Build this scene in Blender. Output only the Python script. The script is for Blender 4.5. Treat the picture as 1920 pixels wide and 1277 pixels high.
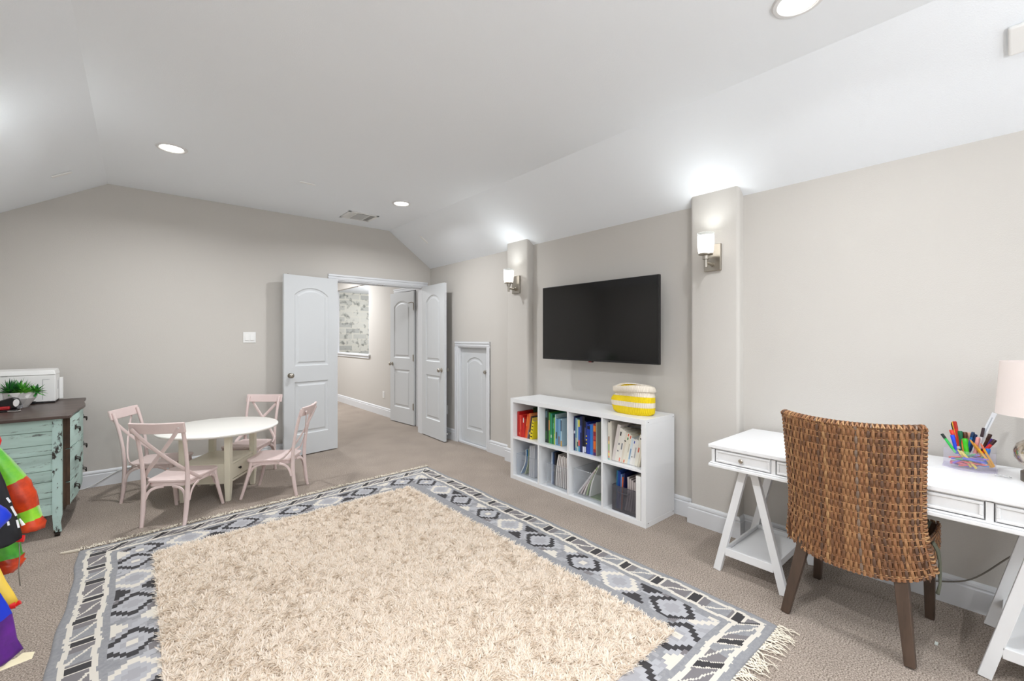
import bpy, bmesh, math, random
import numpy as np
from mathutils import Vector, Matrix

for o in list(bpy.data.objects):
    bpy.data.objects.remove(o)
S = bpy.context.scene
COL = S.collection

# ------------------------------------------------------------------ camera, world, exposure
cam_data = bpy.data.cameras.new('camera')
cam = bpy.data.objects.new('camera', cam_data)
COL.objects.link(cam)
cam.location = (0, 0, 1.35)
cam.rotation_euler = (math.pi / 2, 0, -0.7055)
cam_data.sensor_width = 36.0
cam_data.lens = 15.308
cam_data.shift_x = 0.0022
cam_data.shift_y = -0.0035
cam_data.clip_start = 0.02
S.camera = cam

world = bpy.data.worlds.new('world')
S.world = world
world.use_nodes = True
world.node_tree.nodes['Background'].inputs[0].default_value = (0.80, 0.90, 1.0, 1)
world.node_tree.nodes['Background'].inputs[1].default_value = 1.0

S.view_settings.view_transform = 'Standard'
S.view_settings.look = 'None'
S.view_settings.gamma = 1.0
S.view_settings.use_curve_mapping = False
S.view_settings.exposure = 0.18
S.cycles.transparent_max_bounces = 24

DOWNLIGHT_W = 17.0
SCONCE_W = 0.65
REAR_FILL_W = 30.0
CEILING_FILL_W = 44.0
LAMP_COL = (0.96, 0.975, 1.0)

def area_light(name, loc, size, power, color=(1, 1, 1), direction=(0, 0, -1), shape='DISK', size_y=None, spread=math.pi):
    d = bpy.data.lights.new(name, 'AREA')
    d.shape = shape
    d.size = size
    if size_y: d.size_y = size_y
    d.energy = power
    d.color = color
    d.spread = spread
    o = bpy.data.objects.new(name, d)
    COL.objects.link(o)
    o.location = loc
    o.rotation_euler = Vector(direction).to_track_quat('-Z', 'Y').to_euler()
    return o

# fill light added in front of an invented window behind the camera
area_light('rear_fill', (1.1, -3.08, 1.45), 2.6, REAR_FILL_W, (0.90, 0.95, 1.0), (0, 1, 0.1), 'RECTANGLE', 1.25)

# ------------------------------------------------------------------ helpers
def srgb(r, g, b):
    def f(c):
        c /= 255.0
        return c / 12.92 if c <= 0.04045 else ((c + 0.055) / 1.055) ** 2.4
    return (f(r), f(g), f(b), 1.0)

MATS = {}
def mat(name, col, rough=0.5, metal=0.0, bump=None, vary=None, emit=None, alpha=None, trans=0.0, coat=0.0, spec=None, sheen=0.0, stretch=None):
    if name in MATS: return MATS[name]
    m = bpy.data.materials.new(name)
    m.use_nodes = True
    nt = m.node_tree
    b = nt.nodes['Principled BSDF']
    c = srgb(*col)
    b.inputs['Base Color'].default_value = c
    b.inputs['Roughness'].default_value = rough
    b.inputs['Metallic'].default_value = metal
    b.inputs['Transmission Weight'].default_value = trans
    b.inputs['Coat Weight'].default_value = coat
    b.inputs['Sheen Weight'].default_value = sheen
    if spec is not None: b.inputs['Specular IOR Level'].default_value = spec
    if emit:
        b.inputs['Emission Color'].default_value = srgb(*emit[0])
        b.inputs['Emission Strength'].default_value = emit[1]
    if alpha is not None:
        b.inputs['Alpha'].default_value = alpha
    tc = None
    def coords(st=None):
        tc = nt.nodes.new('ShaderNodeTexCoord')
        mp = nt.nodes.new('ShaderNodeMapping')
        if st: mp.inputs['Scale'].default_value = st
        nt.links.new(tc.outputs['Object'], mp.inputs['Vector'])
        return mp.outputs['Vector']
    if vary:   # (second colour, scale, lo, hi)
        n = nt.nodes.new('ShaderNodeTexNoise')
        n.inputs['Scale'].default_value = vary[1]
        n.inputs['Detail'].default_value = 6.0
        n.inputs['Roughness'].default_value = 0.65
        nt.links.new(coords(stretch), n.inputs['Vector'])
        r = nt.nodes.new('ShaderNodeMapRange')
        r.inputs['From Min'].default_value = vary[2]
        r.inputs['From Max'].default_value = vary[3]
        nt.links.new(n.outputs['Fac'], r.inputs['Value'])
        mx = nt.nodes.new('ShaderNodeMix')
        mx.data_type = 'RGBA'
        mx.inputs[6].default_value = c
        mx.inputs[7].default_value = srgb(*vary[0])
        nt.links.new(r.outputs['Result'], mx.inputs[0])
        nt.links.new(mx.outputs[2], b.inputs['Base Color'])
    if bump:   # (scale, strength, distance)
        n = nt.nodes.new('ShaderNodeTexNoise')
        n.inputs['Scale'].default_value = bump[0]
        n.inputs['Detail'].default_value = 3.0
        nt.links.new(coords(), n.inputs['Vector'])
        bp = nt.nodes.new('ShaderNodeBump')
        bp.inputs['Strength'].default_value = bump[1]
        bp.inputs['Distance'].default_value = bump[2]
        nt.links.new(n.outputs['Fac'], bp.inputs['Height'])
        nt.links.new(bp.outputs['Normal'], b.inputs['Normal'])
    MATS[name] = m
    return m

def clear_plastic(name, tint=(245, 248, 250), opacity=0.12, rough=0.08):
    m = bpy.data.materials.new(name)
    m.use_nodes = True
    nt = m.node_tree
    out = nt.nodes['Material Output']
    b = nt.nodes['Principled BSDF']
    b.inputs['Base Color'].default_value = srgb(*tint)
    b.inputs['Roughness'].default_value = rough
    t = nt.nodes.new('ShaderNodeBsdfTransparent')
    t.inputs[0].default_value = srgb(*tint)
    lw = nt.nodes.new('ShaderNodeLayerWeight')
    lw.inputs['Blend'].default_value = 0.25
    pw = nt.nodes.new('ShaderNodeMath'); pw.operation = 'POWER'; pw.inputs[1].default_value = 3.0
    nt.links.new(lw.outputs['Facing'], pw.inputs[0])
    ad = nt.nodes.new('ShaderNodeMath'); ad.operation = 'MULTIPLY_ADD'; ad.use_clamp = True
    ad.inputs[1].default_value = 0.45
    ad.inputs[2].default_value = opacity
    nt.links.new(pw.outputs[0], ad.inputs[0])
    mx = nt.nodes.new('ShaderNodeMixShader')
    nt.links.new(ad.outputs[0], mx.inputs[0])
    nt.links.new(t.outputs[0], mx.inputs[1])
    nt.links.new(b.outputs[0], mx.inputs[2])
    nt.links.new(mx.outputs[0], out.inputs['Surface'])
    MATS[name] = m
    return m

class MB:
    """collects geometry and links it as one mesh object"""
    def __init__(s):
        s.v = []; s.f = []; s.m = []
    def add(s, vs, fs, mi=0, M=None):
        k = len(s.v)
        if M is not None: vs = [tuple(M @ Vector(p)) for p in vs]
        s.v += [tuple(p) for p in vs]
        s.f += [tuple(i + k for i in f) for f in fs]
        s.m += [mi] * len(fs) if isinstance(mi, int) else list(mi)
        return s
    def box(s, x0, x1, y0, y1, z0, z1, mi=0, M=None):
        if x0 > x1: x0, x1 = x1, x0
        if y0 > y1: y0, y1 = y1, y0
        if z0 > z1: z0, z1 = z1, z0
        vs = [(x0, y0, z0), (x1, y0, z0), (x1, y1, z0), (x0, y1, z0), (x0, y0, z1), (x1, y0, z1), (x1, y1, z1), (x0, y1, z1)]
        return s.add(vs, [(0, 3, 2, 1), (4, 5, 6, 7), (0, 1, 5, 4), (1, 2, 6, 5), (2, 3, 7, 6), (3, 0, 4, 7)], mi, M)
    def hexa(s, bot, top, mi=0, M=None):
        return s.add(list(bot) + list(top), [(3, 2, 1, 0), (4, 5, 6, 7), (0, 1, 5, 4), (1, 2, 6, 5), (2, 3, 7, 6), (3, 0, 4, 7)], mi, M)
    def bar(s, p, q, w, d, up=(0, 0, 1), mi=0, w2=None, d2=None, M=None):
        """rectangular bar from p to q; w across, d along 'up' side"""
        p = Vector(p); q = Vector(q); t = (q - p).normalized()
        a = t.cross(Vector(up))
        if a.length < 1e-4: a = t.cross(Vector((1, 0, 0)))
        a.normalize(); b = a.cross(t).normalized()
        w2 = w if w2 is None else w2; d2 = d if d2 is None else d2
        def ring(c, w, d): return [c - a * w / 2 - b * d / 2, c + a * w / 2 - b * d / 2, c + a * w / 2 + b * d / 2, c - a * w / 2 + b * d / 2]
        return s.add(ring(p, w, d) + ring(q, w2, d2), [(3, 2, 1, 0), (4, 5, 6, 7), (0, 1, 5, 4), (1, 2, 6, 5), (2, 3, 7, 6), (3, 0, 4, 7)], mi, M)
    def tube(s, pts, r, seg=8, mi=0, flat=1.0, cap=True, M=None, up=None):
        pts = [Vector(p) for p in pts]; n = len(pts)
        rs = r if isinstance(r, (list, tuple)) else [r] * n
        fl = flat if isinstance(flat, (list, tuple)) else [flat] * n
        t0 = (pts[1] - pts[0]).normalized()
        if up is not None: a = Vector(up)
        else: a = Vector((0, 0, 1)) if abs(t0.z) < 0.9 else Vector((1, 0, 0))
        vs = []
        for i in range(n):
            if i == 0: t = pts[1] - pts[0]
            elif i == n - 1: t = pts[-1] - pts[-2]
            else: t = pts[i + 1] - pts[i - 1]
            t.normalize()
            a = a - t * a.dot(t)
            if a.length < 1e-6: a = Vector((1, 0, 0)) - t * t.x
            a.normalize()
            b = t.cross(a)
            if up is not None:
                pass
            for k in range(seg):
                an = 2 * math.pi * k / seg
                vs.append(pts[i] + a * math.cos(an) * rs[i] + b * math.sin(an) * rs[i] * fl[i])
            if up is not None: a = Vector(up)
        fs = []
        for i in range(n - 1):
            for k in range(seg):
                k2 = (k + 1) % seg
                fs.append((i * seg + k, i * seg + k2, (i + 1) * seg + k2, (i + 1) * seg + k))
        if cap:
            fs.append(tuple(range(seg))[::-1]); fs.append(tuple((n - 1) * seg + k for k in range(seg)))
        return s.add(vs, fs, mi, M)
    def lathe(s, prof, seg=24, c=(0, 0, 0), mi=0, M=None, sx=1.0, sy=1.0):
        vs = []; fs = []
        for r, z in prof:
            for k in range(seg):
                an = 2 * math.pi * k / seg
                vs.append((c[0] + r * sx * math.cos(an), c[1] + r * sy * math.sin(an), c[2] + z))
        for i in range(len(prof) - 1):
            for k in range(seg):
                k2 = (k + 1) % seg
                fs.append((i * seg + k, i * seg + k2, (i + 1) * seg + k2, (i + 1) * seg + k))
        if prof[0][0] > 1e-5: fs.append(tuple(range(seg))[::-1])
        if prof[-1][0] > 1e-5: fs.append(tuple((len(prof) - 1) * seg + k for k in range(seg)))
        return s.add(vs, fs, mi, M)
    def prism(s, poly, z0, z1, mi=0, M=None):
        """poly: 2D outline (convex or not) extruded along z"""
        n = len(poly)
        vs = [(x, y, z0) for x, y in poly] + [(x, y, z1) for x, y in poly]
        fs = [tuple(range(n))[::-1], tuple(range(n, 2 * n))] + [(i, (i + 1) % n, n + (i + 1) % n, n + i) for i in range(n)]
        return s.add(vs, fs, mi, M)
    def grid(s, fn, nu, nv, mi=0, cu=False, cv=False, M=None):
        vs = [fn(i / (nu if cu else nu - 1), j / (nv if cv else nv - 1)) for i in range(nu) for j in range(nv)]
        fs = []
        for i in range(nu if cu else nu - 1):
            for j in range(nv if cv else nv - 1):
                i2 = (i + 1) % nu; j2 = (j + 1) % nv
                fs.append((i * nv + j, i2 * nv + j, i2 * nv + j2, i * nv + j2))
        return s.add(vs, fs, mi, M)
    def build(s, name, mats, parent=None, bevel=0.0, smooth=False, seg=2, off=None, solid=0.0, sub=0):
        if not isinstance(mats, (list, tuple)): mats = [mats]
        if off is None and parent is not None: off = parent.get('_o')
        me = bpy.data.meshes.new(name)
        vs = s.v if off is None else [(x - off[0], y - off[1], z - off[2]) for x, y, z in s.v]
        me.from_pydata(vs, [], s.f)
        for m in mats: me.materials.append(m)
        if len(mats) > 1: me.polygons.foreach_set('material_index', s.m)
        bm = bmesh.new(); bm.from_mesh(me)
        if len(s.f) < 60000: bmesh.ops.recalc_face_normals(bm, faces=bm.faces)
        bm.to_mesh(me); bm.free()
        if smooth is True:
            me.polygons.foreach_set('use_smooth', [True] * len(me.polygons))
        elif smooth:
            me.polygons.foreach_set('use_smooth', [True] * len(me.polygons))
            me.set_sharp_from_angle(angle=smooth)
        me.update()
        o = bpy.data.objects.new(name, me)
        COL.objects.link(o)
        if parent is not None:
            o.parent = parent
            if parent.get('_o') is not None: o['_o'] = parent['_o']
        if solid:
            md = o.modifiers.new('solid', 'SOLIDIFY'); md.thickness = solid; md.offset = 0
        if bevel > 0:
            md = o.modifiers.new('bevel', 'BEVEL'); md.width = bevel; md.segments = seg; md.limit_method = 'ANGLE'; md.angle_limit = 0.6; md.harden_normals = False
        if sub:
            md = o.modifiers.new('sub', 'SUBSURF'); md.levels = sub; md.render_levels = sub
        return o

SM = 0.7   # smooth-by-angle threshold

def thing(name, label, cat, loc, rz=0.0, group=None, world_coords=True):
    o = bpy.data.objects.new(name, None)
    o.empty_display_size = 0.05
    COL.objects.link(o)
    o.location = loc
    o.rotation_euler = (0, 0, rz)
    o['label'] = label; o['category'] = cat
    if group: o['group'] = group
    if world_coords: o['_o'] = tuple(loc)     # parts are described in room coordinates
    return o
def tag(o, label, cat, group=None, kind=None):
    o['label'] = label; o['category'] = cat
    if group: o['group'] = group
    if kind: o['kind'] = kind
    return o
def struct(o):
    o['kind'] = 'structure'
    return o
def copy_tree(o, parent=None):
    c = o.copy(); COL.objects.link(c); c.parent = parent
    for ch in list(o.children): copy_tree(ch, c)
    return c
def rot(ax, an): return Matrix.Rotation(an, 4, ax)
def tr(x, y, z): return Matrix.Translation((x, y, z))
def lerp(a, b, t): return a + (b - a) * t
def bez(p0, p1, p2, p3, n):
    out = []
    for i in range(n + 1):
        t = i / n; u = 1 - t
        out.append(tuple(u**3 * p0[k] + 3*u*u*t * p1[k] + 3*u*t*t * p2[k] + t**3 * p3[k] for k in range(3)))
    return out

# ------------------------------------------------------------------ materials of the room
M_wall = mat('wall_paint', (203, 199, 193), 0.75, bump=(230, 0.22, 0.004), spec=0.2)
M_ceil = mat('ceiling_paint', (241, 245, 249), 0.85, bump=(200, 0.22, 0.004), spec=0.15)
M_trim = mat('trim_paint', (224, 226, 229), 0.38)
M_door = mat('door_paint', (210, 213, 215), 0.42)
M_white = mat('white_lacquer', (236, 237, 238), 0.32)
M_nickel = mat('brushed_nickel', (176, 170, 160), 0.28, 1.0)
M_dark = mat('dark_gap', (40, 38, 36), 0.8)
M_plastic = mat('white_plastic', (238, 238, 236), 0.35)
M_black = mat('black_plastic', (18, 18, 20), 0.35)

def carpet_mat():
    m = bpy.data.materials.new('beige_carpet'); m.use_nodes = True
    nt = m.node_tree; b = nt.nodes['Principled BSDF']
    b.inputs['Roughness'].default_value = 0.95
    b.inputs['Specular IOR Level'].default_value = 0.1
    b.inputs['Sheen Weight'].default_value = 0.15
    tc = nt.nodes.new('ShaderNodeTexCoord')
    def noise(scale, det=3):
        n = nt.nodes.new('ShaderNodeTexNoise'); n.inputs['Scale'].default_value = scale; n.inputs['Detail'].default_value = det
        nt.links.new(tc.outputs['Object'], n.inputs['Vector']); return n
    n1 = noise(170, 5); n2 = noise(3.2, 7)
    r1 = nt.nodes.new('ShaderNodeValToRGB')
    r1.color_ramp.elements[0].position = 0.34; r1.color_ramp.elements[0].color = srgb(104, 91, 80)
    r1.color_ramp.elements[1].position = 0.66; r1.color_ramp.elements[1].color = srgb(196, 182, 169)
    nt.links.new(n1.outputs['Fac'], r1.inputs[0])
    r2 = nt.nodes.new('ShaderNodeValToRGB')
    r2.color_ramp.elements[0].position = 0.35; r2.color_ramp.elements[0].color = (0.90, 0.90, 0.90, 1)
    r2.color_ramp.elements[1].position = 0.62; r2.color_ramp.elements[1].color = (1.03, 1.03, 1.03, 1)
    nt.links.new(n2.outputs['Fac'], r2.inputs[0])
    mx = nt.nodes.new('ShaderNodeMix'); mx.data_type = 'RGBA'; mx.blend_type = 'MULTIPLY'; mx.inputs[0].default_value = 1.0
    nt.links.new(r1.outputs[0], mx.inputs[6]); nt.links.new(r2.outputs[0], mx.inputs[7])
    nt.links.new(mx.outputs[2], b.inputs['Base Color'])
    bp = nt.nodes.new('ShaderNodeBump'); bp.inputs['Strength'].default_value = 0.6; bp.inputs['Distance'].default_value = 0.006
    nt.links.new(n1.outputs['Fac'], bp.inputs['Height']); nt.links.new(bp.outputs['Normal'], b.inputs['Normal'])
    return m
M_carpet = carpet_mat()

# ------------------------------------------------------------------ room dimensions (metres)
XR = 3.136      # right knee wall
XL = -0.95      # left knee wall
YB = 5.414      # far wall with the double door
YF = -3.2       # wall behind the camera
HW = 2.312      # knee wall height
CX0, CX1 = -0.215, 2.52   # flat ceiling between these
HC = 2.75
SR = (HC - HW) / (XR - CX1)
DX0, DX1 = 1.80, 3.02    # double door opening
DH = 2.045

# floor: the room, the hall and the space beyond it
f = MB()
f.box(XL - 0.1, XR + 0.3, YF - 0.1, 13.0, -0.1, 0.0)
f.box(XR + 0.3, 8.0, 5.3, 13.0, -0.1, 0.0)
struct(f.build('floor', M_carpet))

# ceiling: flat centre and two slopes
c = MB()
prof = [(XL, HW), (CX0, HC), (CX1, HC), (XR, HW), (XR, HW + 0.12), (CX1 + 0.05, HC + 0.12), (CX0 - 0.05, HC + 0.12), (XL, HW + 0.12)]
c.add([(x, YF, z) for x, z in prof] + [(x, YB, z) for x, z in prof],
      [(0, 7, 6, 1), (1, 6, 5, 2), (2, 5, 4, 3), (8, 9, 14, 15), (9, 10, 13, 14), (10, 11, 12, 13)] + [(i, i + 1, i + 9, i + 8) for i in range(3)] + [(4, 5, 13, 12), (5, 6, 14, 13), (6, 7, 15, 14), (3, 4, 12, 11), (7, 0, 8, 15)])
struct(c.build('ceiling', M_ceil))

# right wall with the opening of the small attic door
SD0, SD1, SDH = 4.098, 4.700, 1.225
w = MB()
T = 0.16
w.box(XR, XR + T, YF, SD0, 0, HW)
w.box(XR, XR + T, SD1, YB + 0.12, 0, HW)
w.box(XR, XR + T, SD0, SD1, SDH, HW)
struct(w.build('wall_right', M_wall))
struct(MB().box(XL - 0.12, XL, YF, YB + 0.12, 0, HW + 0.1).build('wall_left', M_wall))

# far wall, cut for the double door
w = MB()
def wall_piece(x0, x1, z0, tops):
    pts = [(x0, z0), (x1, z0)] + tops
    n = len(pts)
    w.add([(x, YB, z) for x, z in pts] + [(x, YB + 0.12, z) for x, z in pts],
          [tuple(range(n)), tuple(range(n, 2 * n))[::-1]] + [(i, (i + 1) % n, n + (i + 1) % n, n + i) for i in range(n)])
wall_piece(XL, DX0, 0, [(DX0, HC), (CX0, HC), (XL, HW)])
wall_piece(DX0, DX1, DH, [(DX1, HW + (XR - DX1) * SR), (CX1, HC), (DX0, HC)])
wall_piece(DX1, XR, 0, [(XR, HW), (DX1, HW + (XR - DX1) * SR)])
struct(w.build('wall_back', M_wall))

# wall behind the camera, cut for an added, unseen window that admits light
w = MB()
w.box(XL, -0.25, YF - 0.12, YF, 0, HC + 0.1); w.box(2.45, XR, YF - 0.12, YF, 0, HC + 0.1)
w.box(-0.25, 2.45, YF - 0.12, YF, 0, 0.8); w.box(-0.25, 2.45, YF - 0.12, YF, 2.1, HC + 0.1)
struct(w.build('wall_front', M_wall))
w = MB()
for x in (-0.25, 1.08, 2.39): w.box(x, x + 0.06, YF - 0.10, YF - 0.03, 0.8, 2.1)
w.box(-0.25, 2.45, YF - 0.10, YF - 0.03, 0.8, 0.86); w.box(-0.25, 2.45, YF - 0.10, YF - 0.03, 2.04, 2.1)
w.box(-0.25, 2.45, YF - 0.10, YF - 0.03, 1.42, 1.46)
struct(w.build('added_window', M_trim))

# pilasters that carry the sconces
COLX = 3.06
PIL = [(1.226, 1.563), (3.305, 3.645)]
for k, (y0, y1) in enumerate(PIL):
    p = MB()
    r = 0.022
    out = [(XR, y0)]
    for a in range(5):
        an = a / 4 * math.pi / 2
        out.append((COLX + r - r * math.sin(an), y0 + r - r * math.cos(an)))
    for a in range(5):
        an = a / 4 * math.pi / 2
        out.append((COLX + r - r * math.cos(an), y1 - r + r * math.sin(an)))
    out.append((XR, y1))
    n = len(out)
    zt = lambda x: HW + (XR - x) * SR
    p.add([(x, y, 0) for x, y in out] + [(x, y, zt(x)) for x, y in out],
          [tuple(range(n))[::-1], tuple(range(n, 2 * n))] + [(i, (i + 1) % n, n + (i + 1) % n, n + i) for i in range(n)])
    struct(p.build('trim_%d' % (k + 1), M_wall, smooth=0.5))

# ------------------------------------------------------------------ baseboards
BASE = [(0.0, 0.0), (0.016, 0.0), (0.016, 0.108), (0.010, 0.113), (0.010, 0.119), (0.014, 0.123), (0.012, 0.135), (0.006, 0.143), (0.0, 0.145)]
def sweep_base(name, path, side=1, profile=BASE, m=None):
    """path: xy polyline; profile offset to the left (side=1) of travel, mitred"""
    mb = MB(); n = len(path); k = len(profile)
    P = [Vector((x, y)) for x, y in path]
    vs = []
    for i in range(n):
        def nrm(a, b):
            d = (b - a).normalized(); return Vector((-d.y, d.x)) * side
        if i == 0: m_ = nrm(P[0], P[1])
        elif i == n - 1: m_ = nrm(P[-2], P[-1])
        else:
            a = nrm(P[i - 1], P[i]); b = nrm(P[i], P[i + 1]); m_ = (a + b); m_ = m_ / max(0.2, m_.dot(a))
        for d, z in profile: vs.append((P[i].x + m_.x * d, P[i].y + m_.y * d, z))
    fs = []
    for i in range(n - 1):
        for j in range(k):
            j2 = (j + 1) % k
            fs.append((i * k + j, i * k + j2, (i + 1) * k + j2, (i + 1) * k + j))
    fs += [tuple(range(k)), tuple((n - 1) * k + j for j in range(k))[::-1]]
    mb.add(vs, fs)
    return struct(mb.build(name, m or M_trim))
CASW = 0.066
sweep_base('baseboard_right', [(XR, YF), (XR, PIL[0][0]), (COLX, PIL[0][0]), (COLX, PIL[0][1]), (XR, PIL[0][1]), (XR, PIL[1][0]), (COLX, PIL[1][0]), (COLX, PIL[1][1]), (XR, PIL[1][1]), (XR, SD0 - CASW)])
sweep_base('baseboard_right', [(XR, SD1 + CASW), (XR, YB)])
sweep_base('baseboard_back', [(DX0 - CASW, YB), (XL, YB)])
sweep_base('baseboard_left', [(XL, YB), (XL, YF)])

# ------------------------------------------------------------------ casings
def casing_box(mb, axis, a0, a1, face, z0, z1, sgn, along):
    """stepped casing strip; face = wall plane coordinate, sgn = direction into room"""
    for (t0, t1, d) in ((0.0, 1.0, 0.010), (0.0, 0.35, 0.019), (0.5, 0.82, 0.014)):
        if along == 'z':
            b0 = lerp(a0, a1, t0); b1 = lerp(a0, a1, t1)
            zz0, zz1 = z0, z1
        else:
            b0, b1 = a0, a1
            zz0 = lerp(z1, z0, t1); zz1 = lerp(z1, z0, t0)
        if axis == 'x': mb.box(min(b0, b1), max(b0, b1), min(face, face + sgn * d), max(face, face + sgn * d), zz0, zz1)
        else: mb.box(min(face, face + sgn * d), max(face, face + sgn * d), min(b0, b1), max(b0, b1), zz0, zz1)
# double door casing, room side, plus jamb lining
t = MB()
casing_box(t, 'x', DX0 - CASW, DX0, YB, 0, DH, -1, 'z')
casing_box(t, 'x', DX1 + CASW, DX1, YB, 0, DH, -1, 'z')
casing_box(t, 'x', DX0 - CASW, DX1 + CASW, YB, DH, DH + CASW, -1, 'h')
t.box(DX0, DX0 + 0.014, YB, YB + 0.12, 0, DH); t.box(DX1 - 0.014, DX1, YB, YB + 0.12, 0, DH)
t.box(DX0, DX1, YB, YB + 0.12, DH - 0.014, DH)
t.box(DX0, DX1, YB + 0.045, YB + 0.08, DH - 0.026, DH - 0.012)
struct(t.build('trim_3', M_trim, bevel=0.002))
sp = MB(); sp.box(2.36, 2.44, YB + 0.01, YB + 0.035, DH - 0.018, DH - 0.0138)
sp.box(2.375, 2.385, YB + 0.012, YB + 0.02, DH - 0.024, DH - 0.014); sp.box(2.43, 2.44, YB + 0.012, YB + 0.02, DH - 0.024, DH - 0.014)
tag(sp.build('strike_plate', M_nickel), 'steel strike plate under the head of the double door frame', 'strike plate')
# attic door casing and jamb
t = MB()
casing_box(t, 'y', SD0 - CASW, SD0, XR, 0, SDH, -1, 'z')
casing_box(t, 'y', SD1 + CASW, SD1, XR, 0, SDH, -1, 'z')
casing_box(t, 'y', SD0 - CASW, SD1 + CASW, XR, SDH, SDH + CASW, -1, 'h')
t.box(XR, XR + T, SD0, SD0 + 0.014, 0, SDH); t.box(XR, XR + T, SD1 - 0.014, SD1, 0, SDH); t.box(XR, XR + T, SD0, SD1, SDH - 0.014, SDH)
t.box(XR + 0.0, XR + T, SD0, SD1, 0, 0.022)
struct(t.build('trim_4', M_trim, bevel=0.002))
struct(MB().box(XR + T, XR + T + 0.02, SD0 - 0.1, SD1 + 0.1, 0, SDH + 0.1).build('wall_attic', M_dark))

# ------------------------------------------------------------------ panelled doors
def panel_outline(w0, w1, z0, z1, arch, inset, n=14):
    """outline of a door panel (inset inwards); arch = rise of the curved head (0: square)"""
    x0, x1 = w0 + inset, w1 - inset
    zb = z0 + inset
    if arch <= 0:
        zt = z1 - inset
        return [(x0, zb), (x1, zb)] + [(lerp(x1, x0, i / n), zt) for i in range(n + 1)]
    half = (w1 - w0) / 2; cx = (w0 + w1) / 2
    R = (half * half + arch * arch) / (2 * arch); cz = z1 - R
    R2 = R - inset
    hx = (x1 - x0) / 2
    a = math.asin(min(1, hx / R2))
    return [(x0, zb), (x1, zb)] + [(cx + R2 * math.sin(lerp(a, -a, i / n)), cz + R2 * math.cos(lerp(a, -a, i / n))) for i in range(n + 1)]
def door_face(mb, w, h, panels, y, sgn):
    """one face of a moulded door, lying in the plane y, facing sgn"""
    bm = bmesh.new()
    edges = []
    def loop(pts, d):
        vs = [bm.verts.new((x, y - sgn * d, z)) for x, z in pts]
        return vs
    def ed(vs):
        es = []
        for i in range(len(vs)): es.append(bm.edges.new((vs[i], vs[(i + 1) % len(vs)])))
        return es
    edges += ed(loop([(0, 0), (w, 0), (w, h), (0, h)], 0))
    for (a, b, z0, z1, arch) in panels:
        steps = [(0.0, 0.0), (0.010, 0.009), (0.020, 0.010), (0.030, 0.010), (0.048, 0.002)]
        loops = [loop(panel_outline(a, b, z0, z1, arch, i), d) for i, d in steps]
        edges += ed(loops[0])
        for L, K in zip(loops, loops[1:]):
            n = len(L)
            for i in range(n):
                try: bm.faces.new((L[i], L[(i + 1) % n], K[(i + 1) % n], K[i]))
                except ValueError: pass
        bm.faces.new(loops[-1])
    bmesh.ops.triangle_fill(bm, use_beauty=True, edges=edges)
    bm.verts.index_update()
    mb.add([tuple(v.co) for v in bm.verts], [tuple(v.index for v in f.verts) for f in bm.faces])
    bm.free()
def door_leaf_mesh(w, h, panels, th=0.035):
    mb = MB()
    door_face(mb, w, h, panels, 0.0, -1)
    door_face(mb, w, h, panels, th, 1)
    for q in ([(0, 0, 0), (0, th, 0), (0, th, h), (0, 0, h)], [(w, 0, 0), (w, 0, h), (w, th, h), (w, th, 0)], [(0, 0, 0), (w, 0, 0), (w, th, 0), (0, th, 0)], [(0, 0, h), (0, th, h), (w, th, h), (w, 0, h)]):
        mb.add(q, [(0, 1, 2, 3)])
    return mb
def knob_part(parent, x, z, th, both=True):
    prof = [(0.0, 0.062), (0.014, 0.061), (0.024, 0.055), (0.028, 0.046), (0.026, 0.037), (0.016, 0.030), (0.011, 0.026), (0.011, 0.008), (0.026, 0.007), (0.028, 0.003), (0.028, 0.0)]
    k = MB()
    k.lathe(prof, 20, M=tr(x, 0, z) @ rot('X', math.pi / 2))
    if both: k.lathe(prof, 20, M=tr(x, th, z) @ rot('X', -math.pi / 2))
    return k.build('door_knob', M_nickel, parent, smooth=SM)
def hinge_part(parent, x, zs, th):
    for z in zs:
        h = MB(); h.tube([(x, -0.006, z - 0.045), (x, -0.006, z + 0.045)], 0.006, 8)
        h.box(x - 0.002, x + 0.03, -0.0015, 0.0, z - 0.045, z + 0.045)
        h.build('hinge', M_nickel, parent, smooth=SM)
def std_panels(w):
    return [(0.115, w - 0.115, 0.235, 0.83, 0), (0.115, w - 0.115, 1.01, 1.90, 0.085)]
def make_door(name, loc, rz, w, h, panels, knob_at, hinges=(0.3, 1.05, 1.8), both=True, flip=False):
    o = door_leaf_mesh(w, h, panels).build(name, M_door)
    struct(o)
    o.location = loc; o.rotation_euler = (0, 0, rz)
    if flip: o.scale = (1, 1, 1)
    knob_part(o, knob_at[0], knob_at[1], 0.035, both)
    hinge_part(o, 0.0, hinges, 0.035)
    return o
# left leaf of the double door: hinge (1.83, 5.385), free edge towards (1.19, 5.28)
LW = 0.625
a1 = math.atan2(5.275 - 5.385, 1.195 - 1.825)
d1 = make_door('door_1', (1.822, 5.352, 0.012), a1, LW, 2.032, std_panels(LW), (LW - 0.065, 0.91))
# its thickness must grow towards the wall: local +y points to -y after the turn, so mirror by using the other face
d1.location = (1.822 - math.sin(a1) * 0.0, 5.352 + 0.035, 0.012)
# right leaf: hinge (3.02, 5.39), free edge (2.977, 4.77)
a2 = math.atan2(4.775 - 5.39, 2.972 - 3.005)
d2 = make_door('door_2', (2.995, 5.392, 0.012), a2, LW, 2.032, std_panels(LW), (LW - 0.065, 0.91), hinges=())
for d_, nm in ((d1, 1), (d2, 2)):   # flush bolts on top of the leaves
    b = MB(); b.tube([(LW - 0.05, 0.018, 2.03), (LW - 0.05, 0.018, 2.046)], 0.005, 8)
    b.build('flush_bolt', M_nickel, d_, smooth=SM)
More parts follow.
